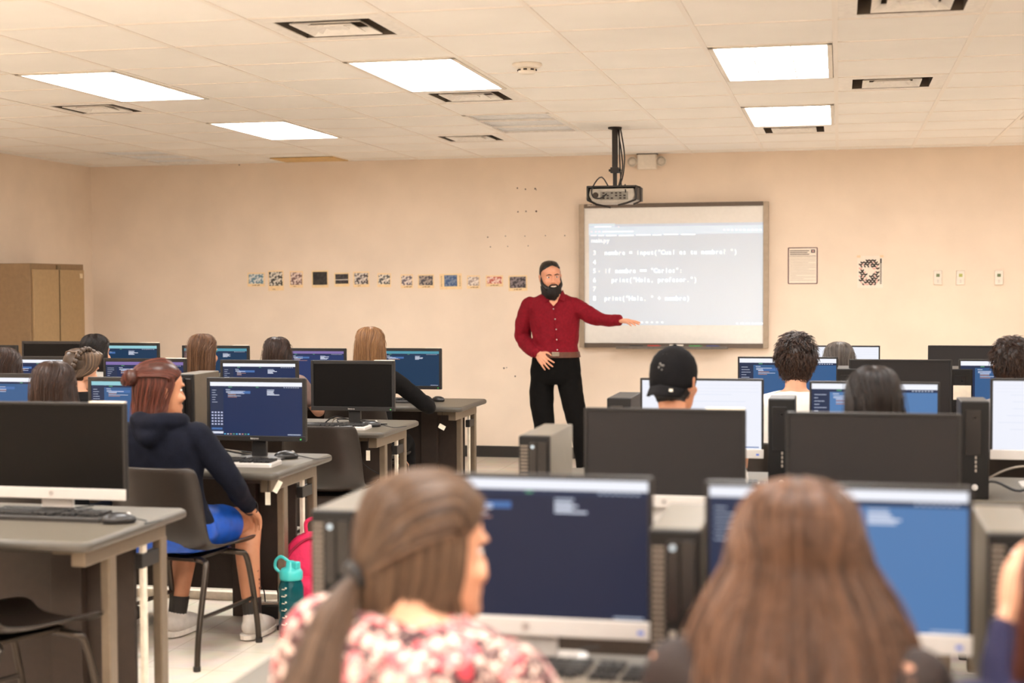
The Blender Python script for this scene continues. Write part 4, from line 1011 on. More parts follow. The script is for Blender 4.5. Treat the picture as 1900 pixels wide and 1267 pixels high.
def short_hair(parent, HM, material, zlow=-.035, zmax=1, grow=.014, n=700, r=.0013, seed=1, tuft=.012, length=.03):
    R_ = random.Random(seed); sh = MB(); sh.M = HM
    rows = [(.117+grow, .01, -.03, .0, 179), (.113+grow*.9, .035, -.06, .03, 179), (.1+grow*.7, .058, -.085, .055, 179), (.075+grow*.4, .073+grow*.4, -.1-grow*.5, .08, 179), (.045, .078+grow*.8, -.104-grow, .085, 125), (.01, .077+grow*.6, -.103-grow, 0, 104), (zlow, .073+grow*.3, -.09-grow*.6, 0, 88), (zlow-.03, .06, -.075-grow*.3, 0, 70)]
    outer = [arc_ring(*x, grow=-.003) for x in rows]
    inner = [[p-(p-V((0, 0, p.z))).normalized()*(.012 if rows[i][0] < .1 else .003) for p in outer[i]] for i in range(len(rows))]
    sh.loft([outer[i]+list(reversed(inner[i])) for i in range(len(rows))])
    q_ = {'v': [], 'f': [], 'c': []}
    for _ in range(n):
        i = R_.random()*(len(rows)-1.01); i0_ = int(i); k = R_.random()*20.99; k0 = int(k); f = i-i0_; g = k-k0
        p = outer[i0_][k0].lerp(outer[i0_][k0+1], g).lerp(outer[i0_+1][k0].lerp(outer[i0_+1][k0+1], g), f)
        if p.z > zmax: continue
        nr = V((p.x, p.y, p.z*.9)).normalized(); dn = V((R_.gauss(0, .5), R_.gauss(0, .5)-.3, -1+(p.z > .09)*.8)); dn = (dn-nr*dn.dot(nr)).normalized()
        P = [p-nr*.002]; lo = length*R_.uniform(.6, 1.3)
        for s2 in (.3, .65, 1): P.append(p+dn*lo*s2+nr*tuft*math.sin(s2*2.6)*R_.uniform(.5, 1.1))
        P = [HM @ x for x in P]; T0 = len(q_['v']); c_ = R_.random()
        for kk, x in enumerate(P):
            tg_ = (P[min(kk+1, 3)]-P[max(kk-1, 0)]).normalized(); n1 = tg_.orthogonal().normalized(); n2 = tg_.cross(n1); r2 = r*(1 if kk < 3 else .4)
            for j in range(3): an = j*2.094; q_['v'].append(tuple(x+(n1*math.cos(an)+n2*math.sin(an))*r2)); q_['c'].append(c_)
        for kk in range(3):
            for j in range(3): j2 = (j+1) % 3; q_['f'].append((T0+kk*3+j, T0+kk*3+j2, T0+kk*3+3+j2, T0+kk*3+3+j))
    return hair_obj('hair', sh, q_, material, parent)

def eyes(parent, HM):
    for sx in (-1, 1):
        q = MB(); q.M = HM; q.ell((sx*.031, .0742, .003), (.0125, .0122, .0068), 14, 8); e = q.build('eye', M_eye, parent, smooth=True)
        q = MB(); q.M = HM; q.ell((sx*.031, .0833, .003), (.0055, .0042, .0054), 12, 6); q.build('iris', M_iris, e, smooth=True)

def seated(label, x, y, top, skin, shirt, pants, hair, yaw=0, head=(0, 0, 0), arms=None, hoff=(0, 0), group=None, vox=.009, sleeves='long', shoes=None, legs=None, thigh_cover='long', wide=1.0, face=False, collar=True, chair_label=None, shirt_disp=.012, shoff=0, shz=.012, chair_at=(0, 0)):
    """x, y: where the hips are; the head is over them, shifted by hoff"""
    root = empty('person', (x, y, 0), yaw, label, 'person', group)
    k_ = (top-.45)/.78
    Z = lambda z: .45+(z-.44)*k_ if z > .5 else z+.01
    hz = top-.128; hx, hy = hoff[0], .045+hoff[1]
    HM = Matrix.Translation((hx, hy, hz)) @ Euler((head[1], head[2], head[0]), 'ZYX').to_matrix().to_4x4() if False else Matrix.Translation((hx, hy, hz)) @ Matrix.Rotation(head[0], 4, 'Z') @ Matrix.Rotation(head[1], 4, 'X') @ Matrix.Rotation(head[2], 4, 'Y')
    W = wide; tx = lambda t: hx*t; ty = lambda t: hoff[1]*t
    torso = [(0, -.02, .455, .15*W, .11), (0, -.02, .50, .18*W, .13), (0, -.02, .56, .18*W, .13), (tx(.2), -.01+ty(.2), .64, .15*W, .11), (tx(.35), ty(.35), .72, .14*W, .10), (tx(.5), .005+ty(.5), .8, .155*W, .11), (tx(.65), .0+ty(.65), .87, .172*W, .108), (tx(.75), -.008+ty(.75), .915, .165*W, .092), (tx(.85), -.01+ty(.85), .945, .115*W, .07), (tx(.9), -.005+ty(.9), .97, .062, .056)]
    Z0 = Z
    Z = lambda z: Z0(z)+shz*max(0, min(1, (z-.6)/.3))
    tor = [(a, b_, Z(c), d, e) for a, b_, c, d, e in torso]
    sh_y = -.01+ty(.78); shx = .168*W
    S = [V((sx*shx+tx(.75), sh_y, Z(.905)+shoff*sx)) for sx in (-1, 1)]
    A = arms or [((-.24, .06, .68), (-.13, .33, .775)), ((.24, .06, .68), (.13, .33, .775))]
    LG = legs or [((-.1, .40, .5), (-.12, .40, .1)), ((.1, .40, .5), (.12, .40, .1))]
    body = MB()
    t2 = [(a, b_, c, d-.012, e-.012) for a, b_, c, d, e in tor]; body.rings(t2, 24, 2.3)
    neck_top = HM @ V((0, -.02, -.07)); body.limb([(tx(.88), -.005+ty(.88), Z(.93)), (tx(.93), .0+ty(.93), Z(.985)), neck_top], [.056, .05, .052], 16)
    body.M = HM; add_head(body); body.M = None
    for s_i in (0, 1):
        el_, wr = V(A[s_i][0]), V(A[s_i][1]); sd = -1 if s_i == 0 else 1
        body.limb([S[s_i], (S[s_i]+el_)/2, el_, (el_+wr)/2, wr], [.042, .04, .035, .033, .024], 14)
        hd_ = A[s_i][2] if len(A[s_i]) > 2 else ((-sd*.25, 1, -.12), (0, .1, 1))
        hand(body, wr, hd_[0], hd_[1], side=-sd, curl=.4)
        kn, an = V(LG[s_i][0]), V(LG[s_i][1])
        body.limb([(sd*.085, .0, .52), ((sd*.085+kn.x)/2, kn.y/2, (.52+kn.z)/2), kn, kn.lerp(an, .35)+V((0, -.012, 0)), an], [.082, .072, .054, .054, .036], 16)
        body.limb([an, an+V((0, .03, -.05)), an+V((0, .12, -.065))], [.034, .034, .026], 12)
    body.build('body', skin, root, remesh=vox, sm=2)
    # garments
    q = MB(); g = .01
    q.rings([(a, b_, c, d+g, e+g) for a, b_, c, d, e in tor[1:-1]]+[(tor[-1][0], tor[-1][1], tor[-1][2]-.006, .068, .062)], 28, 2.3)
    for s_i in (0, 1):
        el_, wr = V(A[s_i][0]), V(A[s_i][1])
        if sleeves == 'long': q.limb([S[s_i]+V((0, 0, -.004)), (S[s_i]+el_)/2, el_, (el_+wr)/2, wr.lerp(el_, .06)], [.058, .055, .048, .045, .036], 16)
        elif sleeves == 'short': q.limb([S[s_i]+V((0, 0, -.004)), S[s_i].lerp(el_, .55)], [.06, .058], 16)
        elif sleeves == 'half': q.limb([S[s_i]+V((0, 0, -.004)), S[s_i].lerp(el_, .5), S[s_i].lerp(el_, .95)], [.062, .066, .056], 16)
    if collar == 'hood':
        q.limb([(-.07, .05, Z(.955)), (-.095, -.03, Z(.965)), (-.06, -.095, Z(.965)), (0, -.115, Z(.955)), (.06, -.095, Z(.965)), (.095, -.03, Z(.965)), (.07, .05, Z(.955))], [.018, .03, .038, .042, .038, .03, .018], 14)
        q.limb([(-.05, -.105, Z(.93)), (0, -.125, Z(.9)), (.05, -.105, Z(.93))], [.03, .04, .03], 14)
    shirt_o = q.build({'hood': 'hoodie'}.get(collar, 'shirt'), shirt, root, remesh=.009, sm=3, disp=shirt_disp)
    q = MB(); q.rings([(0, -.02, .45, .17*W, .13), (0, -.02, .5, .195*W, .15), (0, -.02, .56, .19*W, .142), (0, -.02, .6, .17*W, .125)], 24, 2.4)
    for s_i in (0, 1):
        kn, an = V(LG[s_i][0]), V(LG[s_i][1]); sd = -1 if s_i == 0 else 1; h_ = V((sd*.09, .0, .52))
        if thigh_cover == 'long': q.limb([h_, (h_+kn)/2, kn, kn.lerp(an, .4), an+V((0, 0, .02))], [.092, .083, .066, .064, .052], 16)
        else: q.limb([h_, h_.lerp(kn, .3), h_.lerp(kn, .58)], [.1, .1, .094], 16)
    q.build('trousers' if thigh_cover == 'long' else 'shorts', pants, root, remesh=.01, sm=3, disp=.012)
    for s_i in (0, 1):
        an = V(LG[s_i][1]); q = MB(); b0 = an.z-.1+.0
        R_ = []
        q.limb([an+V((0, -.02, -.05)), an+V((0, .03, -.052)), an+V((0, .09, -.06)), an+V((0, .15, -.07))], [.04, .046, .042, .03], 14); q.limb([an+V((0, 0, -.05)), an+V((0, 0, -.01))], [.042, .043], 14)
        q.M = Matrix.Translation((an.x, an.y, 0))
        so = q.build('shoe', shoes or M_dark, root, remesh=.007, sm=2)
        q2 = MB(); q2.M = Matrix.Translation((an.x, an.y, an.z-.098)) ; q2.rings([(0, .05, 0, .044, .125), (0, .05, .02, .046, .128)], 24, 2.6); q2.build('sole', mat('sole_white', (226, 216, 204), .6), so, smooth=False)
    if face: eyes(root, HM)
    hair(root, HM)
    if chair_label is not False: chair(x+chair_at[0], y+chair_at[1], yaw, chair_label or 'dark plastic chair under the '+' '.join(label.split(',')[0].split()[:11]))
    return root, HM, Z
# colours of hair
H_blk = hair_mat('hair_black', (14, 10, 9), (46, 34, 28)); H_dk = hair_mat('hair_dark_brown', (26, 15, 11), (74, 48, 34)); H_br = hair_mat('hair_brown', (66, 42, 28), (138, 98, 68)); H_lt = hair_mat('hair_light_brown', (104, 70, 42), (172, 126, 84))
H_au = hair_mat('hair_auburn', (46, 24, 18), (120, 62, 46)); H_w1 = hair_mat('hair_woman_floral', (36, 24, 18), (122, 94, 72)); H_w2 = hair_mat('hair_woman_long', (22, 13, 9), (138, 98, 72)); H_gy = hair_mat('hair_greying', (46, 38, 34), (120, 108, 98))
C_navy = mat('cloth_navy', (17, 19, 30), .9, noise=.1, bump=.15, spec=.15); C_blk = mat('cloth_black', (15, 13, 13), .9, noise=.1, bump=.15, spec=.15); C_wht = mat('cloth_white', (236, 230, 222), .85, noise=.02, bump=.1, bscale=90)
C_gry = mat('cloth_grey', (128, 124, 124), .9, noise=.05); C_blue = mat('cloth_blue_satin', (18, 78, 176), .5, noise=.08); C_den = mat('cloth_denim', (48, 56, 78), .9, noise=.1); C_mus = mat('cloth_olive', (84, 78, 62), .9)
C_red = mat('shirt_maroon', (122, 12, 28), .8, noise=.08, nscale=60, bump=.15, spec=.2)

def at_head(px, py, Y): return aty(px, py, Y)
def LH(mt, **k): return lambda root, HM: long_hair(root, HM, mt, **k)

# woman in the navy hoodie (hair half up, face turned right)
def hair_p1(root, HM):
    q_ = {'v': [], 'f': [], 'c': []}; sh = MB(); sh.M = HM
    cap_shell(sh)
    rows = [(.055, .085, -.109, 0, 112), (.03, .086, -.11, 0, 112), (0, .086, -.11, 0, 106), (-.04, .08, -.105, 0, 98), (-.08, .085, -.105, 0, 92), (-.12, .095, -.105, 0, 88), (-.155, .1, -.1, 0, 80)]
    outer = [arc_ring(*r_) for r_ in rows]; inner = [[p*V((1, 1, 1)).length/p.length*0+p-(p-V((0, 0, p.z))).normalized()*.02 for p in r_] for r_ in outer]
    sh.loft([outer[i]+list(reversed(inner[i])) for i in range(len(rows))])
    guides = [[HM @ outer[i][k] for i in range(len(rows))] for k in range(22)]
    strands(q_, guides, 900, .0012, .005, None, 3, wav=.003)
    # upper hair pulled back to a small bun
    tie = V((0, -.124, .055)); g2 = []
    for k in range(15):
        a = math.radians(-88+176*k/14); st = V((math.sin(a)*.085, .086*math.cos(a)-.0, .035+.045*math.cos(a))); md = V((st.x*1.16, st.y*.35-.015, .135-.075*abs(math.sin(a))**1.5)); m2 = V((st.x*.75, -.09, .112-.05*abs(math.sin(a))**1.5))
        g2.append([HM @ p for p in catmull([st, md, m2, tie], 4)])
    strands(q_, g2, 1300, .0013, .002, None, 9, lenvar=.02)
    sh.ell(tuple(tie), (.036, .03, .036))
    for k in range(3):
        gg = [[HM @ (tie+V((math.cos(t)*(.022+.012*(k % 2))*math.cos(k), -.012+math.sin(t+k)*.02, math.sin(t)*.032))+V((0, 0, .0))) for t in [x*.7+s_ for x in range(9)]] for s_ in (0, .8, 1.6)]
        strands(q_, gg, 120, .0014, .004, None, 20+k)
    hair_obj('hair', sh, q_, H_au, root)
C_shoe = mat('shoe_pale', (206, 196, 186), .7, noise=.04)
p1, HM1, _ = seated('woman in a navy hoodie and blue shorts, hair half up, at the second left row', -2.735, 5.70, 1.226, SK_M, C_navy, C_blue, hair_p1, yaw=-.12, head=(-.62, -.04, 0), vox=.006, wide=1.2, face=True, collar='hood',
       arms=[((-.24, .08, .68), (-.12, .34, .775)), ((.265, .09, .72), (.225, .29, .585), ((-.12, .8, -.6), (.3, .3, 1)))], legs=[((-.12, .40, .5), (-.14, .3, .105)), ((.145, .42, .5), (.20, .36, .105))], chair_at=(.06, .06), thigh_cover='short', shoes=C_shoe, hoff=(-.05, 0))
for s_, (ax, ay) in ((-1, (-.14, .3)), (1, (.20, .36))):
    q = MB(); q.tube([(ax, ay, .09), (ax-(.055*.18 if ax > 0 else -.04*.18), ay+.01, .175)], [.04, .0435], 18); q.build('sock', M_dark, p1)
q = MB()
for k in range(9): q.box((.232-.0045*(k % 2)-.0016*(8-k)*0-(k*.0028), .372+.003*(k % 3), .22+k*.018), (.004, .012-.006*(k % 2), .008))
q.build('leg_tattoo', mat('tattoo', (110, 74, 56), .6, noise=0), p1)
q = MB(); q.tube(catmull([(.225, .285, .628), (.262, .295, .605), (.258, .305, .565), (.22, .3, .55), (.187, .295, .575), (.19, .288, .612), (.225, .285, .628)], 4), .0025, 6); q.build('hair_band', M_wire, p1)

seated('woman with loose dark shoulder length hair behind the big off monitor, face hidden', -3.27, 5.72, 1.215, SK_M, C_blk, C_den, LH(H_dk, length=.26, w1=.105, w2=.115, seed=11, wav=.002))
# braided crown
def hair_braid(root, HM):
    sh = MB(); sh.M = HM; cap_shell(sh, .0); q_ = {'v': [], 'f': [], 'c': []}
    rows = [(.04, .083, -.105, 0, 110), (0, .082, -.105, 0, 100), (-.03, .075, -.1, 0, 85), (-.07, .055, -.085, 0, 70)]
    outer = [arc_ring(*r_) for r_ in rows]; inner = [[p-(p-V((0, 0, p.z))).normalized()*.014 for p in r_] for r_ in outer]
    sh.loft([outer[i]+list(reversed(inner[i])) for i in range(len(rows))])
    g = []
    for k in range(11):
        a = math.radians(-80+160*k/10); g.append([HM @ p for p in catmull([V((.035, .075-.15*k/10, .112)), V((-.03, .085-.17*k/10, .118-.02*abs(k-5)/5)), V((-.088*math.cos((k-4)*.22), .05-.135*k/10, .045)), V((-.06, -.02-.09*k/10, -.035)), V((.02, -.104, -.06))], 4)])
    strands(q_, g, 900, .0014, .003, None, 4, lenvar=.05)
    g = []
    for k in range(11):
        t = k/10; g.append([HM @ p for p in catmull([V((.03, .08-.14*t, .118)), V((.066, .086-.17*t, .1)), V((.089*math.cos((k-4)*.2), .06-.13*t, .04)), V((.083, .0-.1*t, .0-.02*t)), V((.06, -.09, -.03))], 4)])
    strands(q_, g, 900, .0014, .003, None, 14, lenvar=.05)
    path = catmull([V((.03, .07, .105)), V((.035, .01, .132)), V((.06, -.05, .115)), V((.075, -.085, .06)), V((.07, -.1, 0)), V((.055, -.1, -.05))], 5)
    for i, p in enumerate(path):
        if i % 2 == 0:
            for s_ in (-1, 1): sh.ell(tuple(p+V((s_*.008, -.006, 0))), (.011, .011, .014), 10, 6)
    hair_obj('hair', sh, q_, hair_mat('hair_braid_brown', (44, 32, 25), (136, 108, 84)), root)
seated('woman with a braid along her dark blonde brown hair, head tipped, third left row', -4.08, 7.42, 1.20, SK_L, C_blk, C_den, hair_braid, head=(-.5, -.05, .2), face=True)
seated('woman with dark hair cut by the left edge of the photo', -4.50, 7.36, 1.2, SK_M, C_blk, C_den, LH(H_dk, length=.2, w1=.105, w2=.12, seed=13, wav=.002))
seated('woman with long smooth black hair in front of the storage cabinet end', -4.85, 9.04, 1.217, SK_L, mat('cloth_pale_grey', (150, 144, 136), .9), C_den, LH(H_blk, length=.34, w1=.1, w2=.11, seed=14, wav=.001), head=(-.3, 0, 0))
seated('woman with long straight brown hair and glasses arm in the farthest left row', -4.08, 9.04, 1.22, SK_L, C_mus, C_den, LH(H_br, length=.3, w1=.092, w2=.1, seed=15), head=(-.3, 0, 0), face=True)
seated('woman with dark brown hair and bare right arm in the farthest left row', -3.56, 9.04, 1.2, SK_L, mat('cloth_dusty', (120, 96, 88), .9), C_den, LH(H_dk, length=.22, w1=.1, w2=.105, seed=16), sleeves='short', arms=[((-.24, .06, .68), (-.13, .33, .775)), ((.27, .06, .72), (.2, .3, .785))])
seated('woman with light brown hair in a black top, nearest the teacher', -2.9, 8.94, 1.27, SK_L, C_blk, C_blk, LH(H_lt, length=.27, w1=.092, w2=.1, seed=17, n=1100), arms=[((-.24, .06, .72), (-.13, .36, .785)), ((.33, .2, .76), (.2, .5, .785))], yaw=-.05)
# right bank
def hair_cap(root, HM):
    short_hair(root, HM, H_blk, zlow=-.045, zmax=-.03, grow=.002, n=900, tuft=.003, length=.014, seed=5)
seated('man in a backwards black cap and white shirt', -.60, 5.48, 1.30, SK_M, C_wht, C_den, hair_cap, head=(-.35, -.05, 0), sleeves='short', wide=1.15, face=True)
person_cap = bpy.data.objects['person'] if False else None
HMc = Matrix.Translation((-.60, 5.48+.045, 1.30-.128)) @ Matrix.Rotation(-.35, 4, 'Z') @ Matrix.Rotation(-.05, 4, 'X')
cp = empty('baseball_cap', HMc.translation, 0, 'black baseball cap worn backwards, with a small round emblem on it', 'cap')
HL = Matrix.Translation(-HMc.translation) @ HMc
def scaled(rr, k): return rr
q = MB(); q.M = HL
rr = []
for z, w_, f, b_ in [(-.02, .082, .082, -.108), (.0, .0845, .094, -.112), (.03, .0855, .1, -.114), (.06, .083, .098, -.11), (.09, .073, .082, -.094), (.112, .055, .058, -.07), (.127, .032, .03, -.04), (.133, .01, .006, -.014)]:
    c, d = (f+b_)/2, (f-b_)/2; rr.append([(w_*math.cos(2*PI*k/32), c+d*math.sin(2*PI*k/32), z+.018*math.cos(2*PI*k/32+PI/2)*(-1 if z < .05 else 0)*.6) for k in range(32)])
q.loft(rr); C_cap = mat('cap_black', (16, 14, 15), .9, noise=.08, bump=.2, spec=.15)
q.build('crown', C_cap, cp, smooth=True)
q = MB(); q.M = HL
br_ = []
for i in range(5):
    t = i/4; br_.append([V((.078*(1-.12*t*t)*math.sin(math.radians(-68+136*k/14)), -.012-(.098+.06*t)*math.cos(math.radians(-68+136*k/14)), -.012-.035*t+.012*abs(math.sin(math.radians(-68+136*k/14)))*-1)) for k in range(15)])
q.loft(br_, caps=False, closed=False); q.build('visor', C_cap, cp, smooth=True, solid=.004)
q = MB(); q.M = HL; q.ell((0, 0, .135), (.008, .008, .005)); q.build('top_button', C_cap, cp, smooth=True)
q = MB(); q.M = HL
for a_, r_ in [(k*PI/6, .021) for k in range(12)][:0]+[(.4, .009), (2, .011), (3.5, .01), (5, .012), (1.2, .004)]:
    q.ell((r_*math.cos(a_), -.109+.0*a_, .055+r_*math.sin(a_)), (.0045, .004, .0045), 8, 5)
q.build('emblem', mat('emblem_grey', (104, 100, 96), .7, noise=0), cp)
q = MB(); q.M = HL @ Matrix.Translation((.052, -.13, -.03)) @ Matrix.Rotation(.5, 4, 'Z'); q.box((0, 0, 0), (.014, .004, .01)); q.build('sticker', M_tapew, cp)

seated('student with thick wavy dark brown hair and a white shirt', -.20, 7.12, 1.293, SK_L, C_wht, C_den, lambda r_, h_: short_hair(r_, h_, H_dk, zlow=-.05, grow=.015, n=1600, r=.0018, tuft=.008, length=.045, seed=6), sleeves='short', wide=1.3)
seated('student with greying brown hair by the far white monitor', 0.0, 8.85, 1.19, SK_L, C_gry, C_den, LH(H_gy, length=.2, w1=.1, w2=.1, seed=19))
seated('student with straight glossy black hair behind the right grey monitor', .11, 5.08, 1.253, SK_M, C_blk, C_den, LH(H_blk, length=.33, w1=.098, w2=.12, seed=20, wav=.0005), head=(.35, 0, 0), face=True)
seated('student with dark tousled hair and grey shirt cut by the right edge', .76, 6.92, 1.288, SK_M, C_gry, C_den, lambda r_, h_: short_hair(r_, h_, H_dk, zlow=-.03, grow=.01, n=1200, r=.0016, tuft=.008, length=.04, seed=8), head=(-.3, 0, 0), wide=1.1)

# woman in the floral blouse: head turned right, hair half tied
C_flor = spots_mat('floral_cotton', (66, 40, 42), [((150, 122, 116), 40, .42), ((206, 120, 122), 30, .38), ((222, 186, 172), 34, .33), ((190, 52, 66), 27, .27), ((232, 204, 190), 46, .24)], 20)
def hair_w1(root, HM):
    sh = MB(); sh.M = HM; cap_shell(sh, .002, -.03); q_ = {'v': [], 'f': [], 'c': []}
    tie = V((-.012, -.122, -.03))
    g = []
    for k in range(21):     # from the hairline over the crown and sides to the tie
        a = math.radians(-112+224*k/20); s_, c = math.sin(a), math.cos(a)
        st = V((s_*.086, max(-.005, .082*c+.012), .05+.04*max(0, c)-.05*max(0, -c*2)))
        if abs(s_) > .8: st.z -= .015
        m1 = V((s_*.092, st.y*.45-.015, .045+.092*max(0, c)**.6)); m2 = V((s_*.078, -.086, .02+.094*max(0, c)**.7))
        g.append([HM @ p for p in catmull([st, m1, m2, tie+V((s_*.012, .004, .012*c))], 5)])
    strands(q_, g, 4200, .0010, .0022, None, 31, lenvar=.015, wav=.0004)
    # lower layer hangs from behind the ears; D points from the head to the camera side, S_ to her back left
    D = V((.73, -.68, 0)); S_ = V((-.68, -.73, 0))
    rows = [(.05, .087, -.108, 0, 108), (.025, .09, -.109, 0, 108), (.0, .092, -.109, 0, 106), (-.03, .092, -.108, 0, 104), (-.06, .09, -.107, 0, 99), (-.09, .082, -.104, 0, 90), (-.12, .08, -.1, 0, 82), (-.15, .078, -.1, 0, 70), (-.19, .078, -.102, 0, 56), (-.25, .076, -.108, 0, 48), (-.33, .074, -.11, 0, 44), (-.42, .07, -.11, 0, 40)]
    outer = []
    for i, r_ in enumerate(rows):
        rr = arc_ring(*r_, n=24); t = max(0, (-r_[0]-.1)/.3)
        outer.append([p+D*.13*min(1, t*1.6)+S_*.03*t for p in rr])
    inner = [[p+V((0, .03, 0))*(1 if i > 6 else 0)-((p-V((0, 0, p.z))).normalized()*.012 if i <= 6 else V((0, 0, 0))) for p in r_] for i, r_ in enumerate(outer)]
    sh.loft([outer[i]+list(reversed(inner[i])) for i in range(len(rows))])
    guides = [[HM @ outer[i][k] for i in range(len(rows))] for k in range(24)]
    strands(q_, guides, 3200, .0011, .004, None, 33, wav=.002)
    # the tail below the tie
    tail = []; T_ = [(0, 0, 0, .006), (.03, .022, -.05, .024), (.07, .03, -.12, .036), (.115, .035, -.2, .05), (.14, .035, -.29, .068), (.15, .03, -.42, .074)]
    for k in range(11):
        a = 2*PI*k/10
        tail.append([HM @ p for p in catmull([tie+D*(d_+math.sin(a)*r_*.6)+S_*(s_+math.cos(a)*r_)+V((0, 0, z_)) for d_, s_, z_, r_ in T_], 4)])
    strands(q_, tail, 2600, .0012, .006, None, 35, wav=.002)
    cen = [tie+D*d_+S_*s_+V((0, 0, z_)) for d_, s_, z_, r_ in T_]
    sh.limb([tuple(p) for p in cen], [r_*.7 for *_, r_ in T_], 14, .65, up=tuple(D))
    # curl along the jaw at the right
    cu = [[HM @ p for p in catmull([V((.07+.006*k, .0, -.03)), V((.078+.004*k, .012, -.08)), V((.07, .02-.006*k, -.13)), V((.085, .045-.008*k, -.17)), V((.1, .07, -.185-.006*k))], 4)] for k in range(4)]
    strands(q_, cu, 500, .0011, .005, None, 37)
    hair_obj('hair', sh, q_, H_w1, root)
    sh = MB(); sh.M = HM @ Matrix.Translation(tie) @ Matrix.Rotation(.5, 4, 'X')
    sh.tube([(.017*math.cos(t), 0, .017*math.sin(t)) for t in [k*2*PI/16 for k in range(17)]], .009, 10); sh.build('hair_tie', M_wire, root, smooth=True)
a = aty(790, 872, 2.36)
seated('woman in a pink floral blouse with half tied brown hair, face turned right', a.x+.005, 2.2, a.z-.008, SK_L, C_flor, C_den, hair_w1, yaw=-.2, head=(-.62, -.02, .03), vox=.006, hoff=(-.03, .10), sleeves='half', wide=.98, face=True, collar=True, arms=[((-.27, .1, .72), (-.15, .36, .775)), ((.27, .14, .72), (.16, .38, .775))], shirt_disp=.02, shoff=-.02, shz=.04)
# woman with very long hair, seen from straight behind
C_spot = spots_mat('dark_spotted_cotton', (38, 26, 22), [((232, 206, 190), 15, .2), ((186, 136, 112), 19, .14)], 10)
a = aty(1482, 892, 2.36)
seated('woman with very long straight brown hair in a dark spotted top, seen from behind', a.x, 2.27, a.z, SK_L, C_spot, C_den, LH(H_w2, tw=1.13, length=.4, w1=.178, w2=.2, yb=-.27, n=5600, r=.0011, seed=22, wav=.001), head=(.12, 0, 0), hoff=(0, .04), wide=1.05, vox=.008, shz=.02)
# person cut by the right edge, hand raised to the face
a = aty(1872, 1060, 2.35)
xr = .36; ha = aty(1868, 1075, 2.36)
seated('person at the right edge with reddish hair and a pale hand raised to the face', xr, 2.12, 1.2, SK_L, mat('cloth_midnight', (30, 28, 60), .9), C_den, LH(H_au, length=.42, w1=.1, w2=.12, seed=24, n=1500, yb=-.12), hoff=(0, .12),
       arms=[((ha.x-xr-.02, .12, .74), (ha.x-xr+.005, ha.y-2.12-.02, ha.z-.06), ((.15, .12, 1), (-.9, -.3, .1))), ((.24, .06, .68), (.13, .33, .775))], vox=.005, sleeves='long')

# ------------------------------------------------------------------ the teacher
TY = 11.7
tb = aty(1035, 886, TY); tr_ = empty('person', (tb.x, TY, 0), 0, 'bearded teacher standing in a maroon shirt and black trousers, arm pointing at the whiteboard', 'person')
def P(px, py, dy=0):
    p_ = aty(px, py, TY+dy); return V((p_.x-tb.x, p_.y-TY, p_.z))
u = TY/FPX   # metres per pixel
HT = P(1021, 514, -.02); THM = Matrix.Translation(HT) @ Matrix.Rotation(PI+.42, 4, 'Z') @ Matrix.Rotation(-.05, 4, 'X') @ Matrix.Rotation(.06, 4, 'Y') @ Matrix.Scale(1.06, 4)
body = MB()
def prow(py, pxl, pxr, dep, dy=0, g=0):
    a, b_ = P(pxl, py, dy), P(pxr, py, dy); return ((a.x+b_.x)/2, dy, a.z, (b_.x-a.x)/2+g, dep+g)
TOR = [prow(700, 986, 1076, .125), prow(685, 986, 1077, .125), prow(660, 990, 1072, .12), prow(640, 994, 1070, .118), prow(615, 988, 1073, .12), prow(590, 984, 1074, .125), prow(572, 980, 1074, .122), prow(560, 984, 1070, .11), prow(552, 992, 1062, .09), prow(546, 1004, 1050, .075), prow(540, 1010, 1042, .06)]
body.rings([(a, b_, c, d-.014, e-.014) for a, b_, c, d, e in TOR], 24, 2.3)
body.limb([P(1024, 552), P(1023, 540, -.01), THM @ V((0, -.02, -.07))], [.07, .062, .058], 16)
body.M = THM; add_head(body); body.M = None
# arms: viewer left hangs bent to the hip, viewer right points out
aL = [P(984, 566, .0), P(972, 600, .04), P(971, 628, .05), P(985, 648, -.06), P(998, 656, -.12)]
aR = [P(1062, 566, .0), P(1085, 578, -.03), P(1108, 590, -.06), P(1130, 594, -.12), P(1150, 594, -.17)]
body.limb(aL, [.05, .046, .04, .034, .027], 14); body.limb(aR, [.05, .046, .04, .034, .027], 14)
body.M = None
hand(body, aL[-1], P(1013, 674, -.16)-aL[-1], (-.3, -1, .15), side=-1, curl=.22, spread=.16, s=1.02, thumb=.9)
hand(body, aR[-1], P(1186, 599, -.24)-aR[-1], (.1, -.25, 1), side=-1, curl=.16, spread=.2, s=1.02, thumb=.5)
lL = [P(1008, 690), P(1005, 740, -.02), P(1010, 790, -.05), P(1008, 830, .0), P(1008, 874, .0)]
lR = [P(1054, 690), P(1062, 740, -.02), P(1072, 785, -.04), P(1082, 830, .0), P(1088, 876, .0)]
for L_ in (lL, lR):
    body.limb(L_, [.085, .078, .058, .052, .038], 16); body.limb([L_[-1], L_[-1]+V((.0, -.05, -.03)), L_[-1]+V((.01, -.14, -.035))], [.036, .034, .026], 12)
body.build('body', SK_T, tr_, remesh=.0055, sm=1)
eyes(tr_, THM)
q = MB(); q.M = THM
for sx in (-1, 1): q.limb([(sx*.014, .097, .02), (sx*.032, .0985, .0245), (sx*.05, .085, .018)], [.003, .0038, .002], 8)
q.build('eyebrow', H_blk, tr_, smooth=True)
q = MB(); q.M = THM; q.limb([(-.019, .1005, -.0655), (0, .1045, -.0685), (.019, .1005, -.0655)], [.0022, .0038, .0022], 8); q.build('teeth', mat('teeth_white', (236, 226, 214), .3, noise=0), tr_, smooth=True)
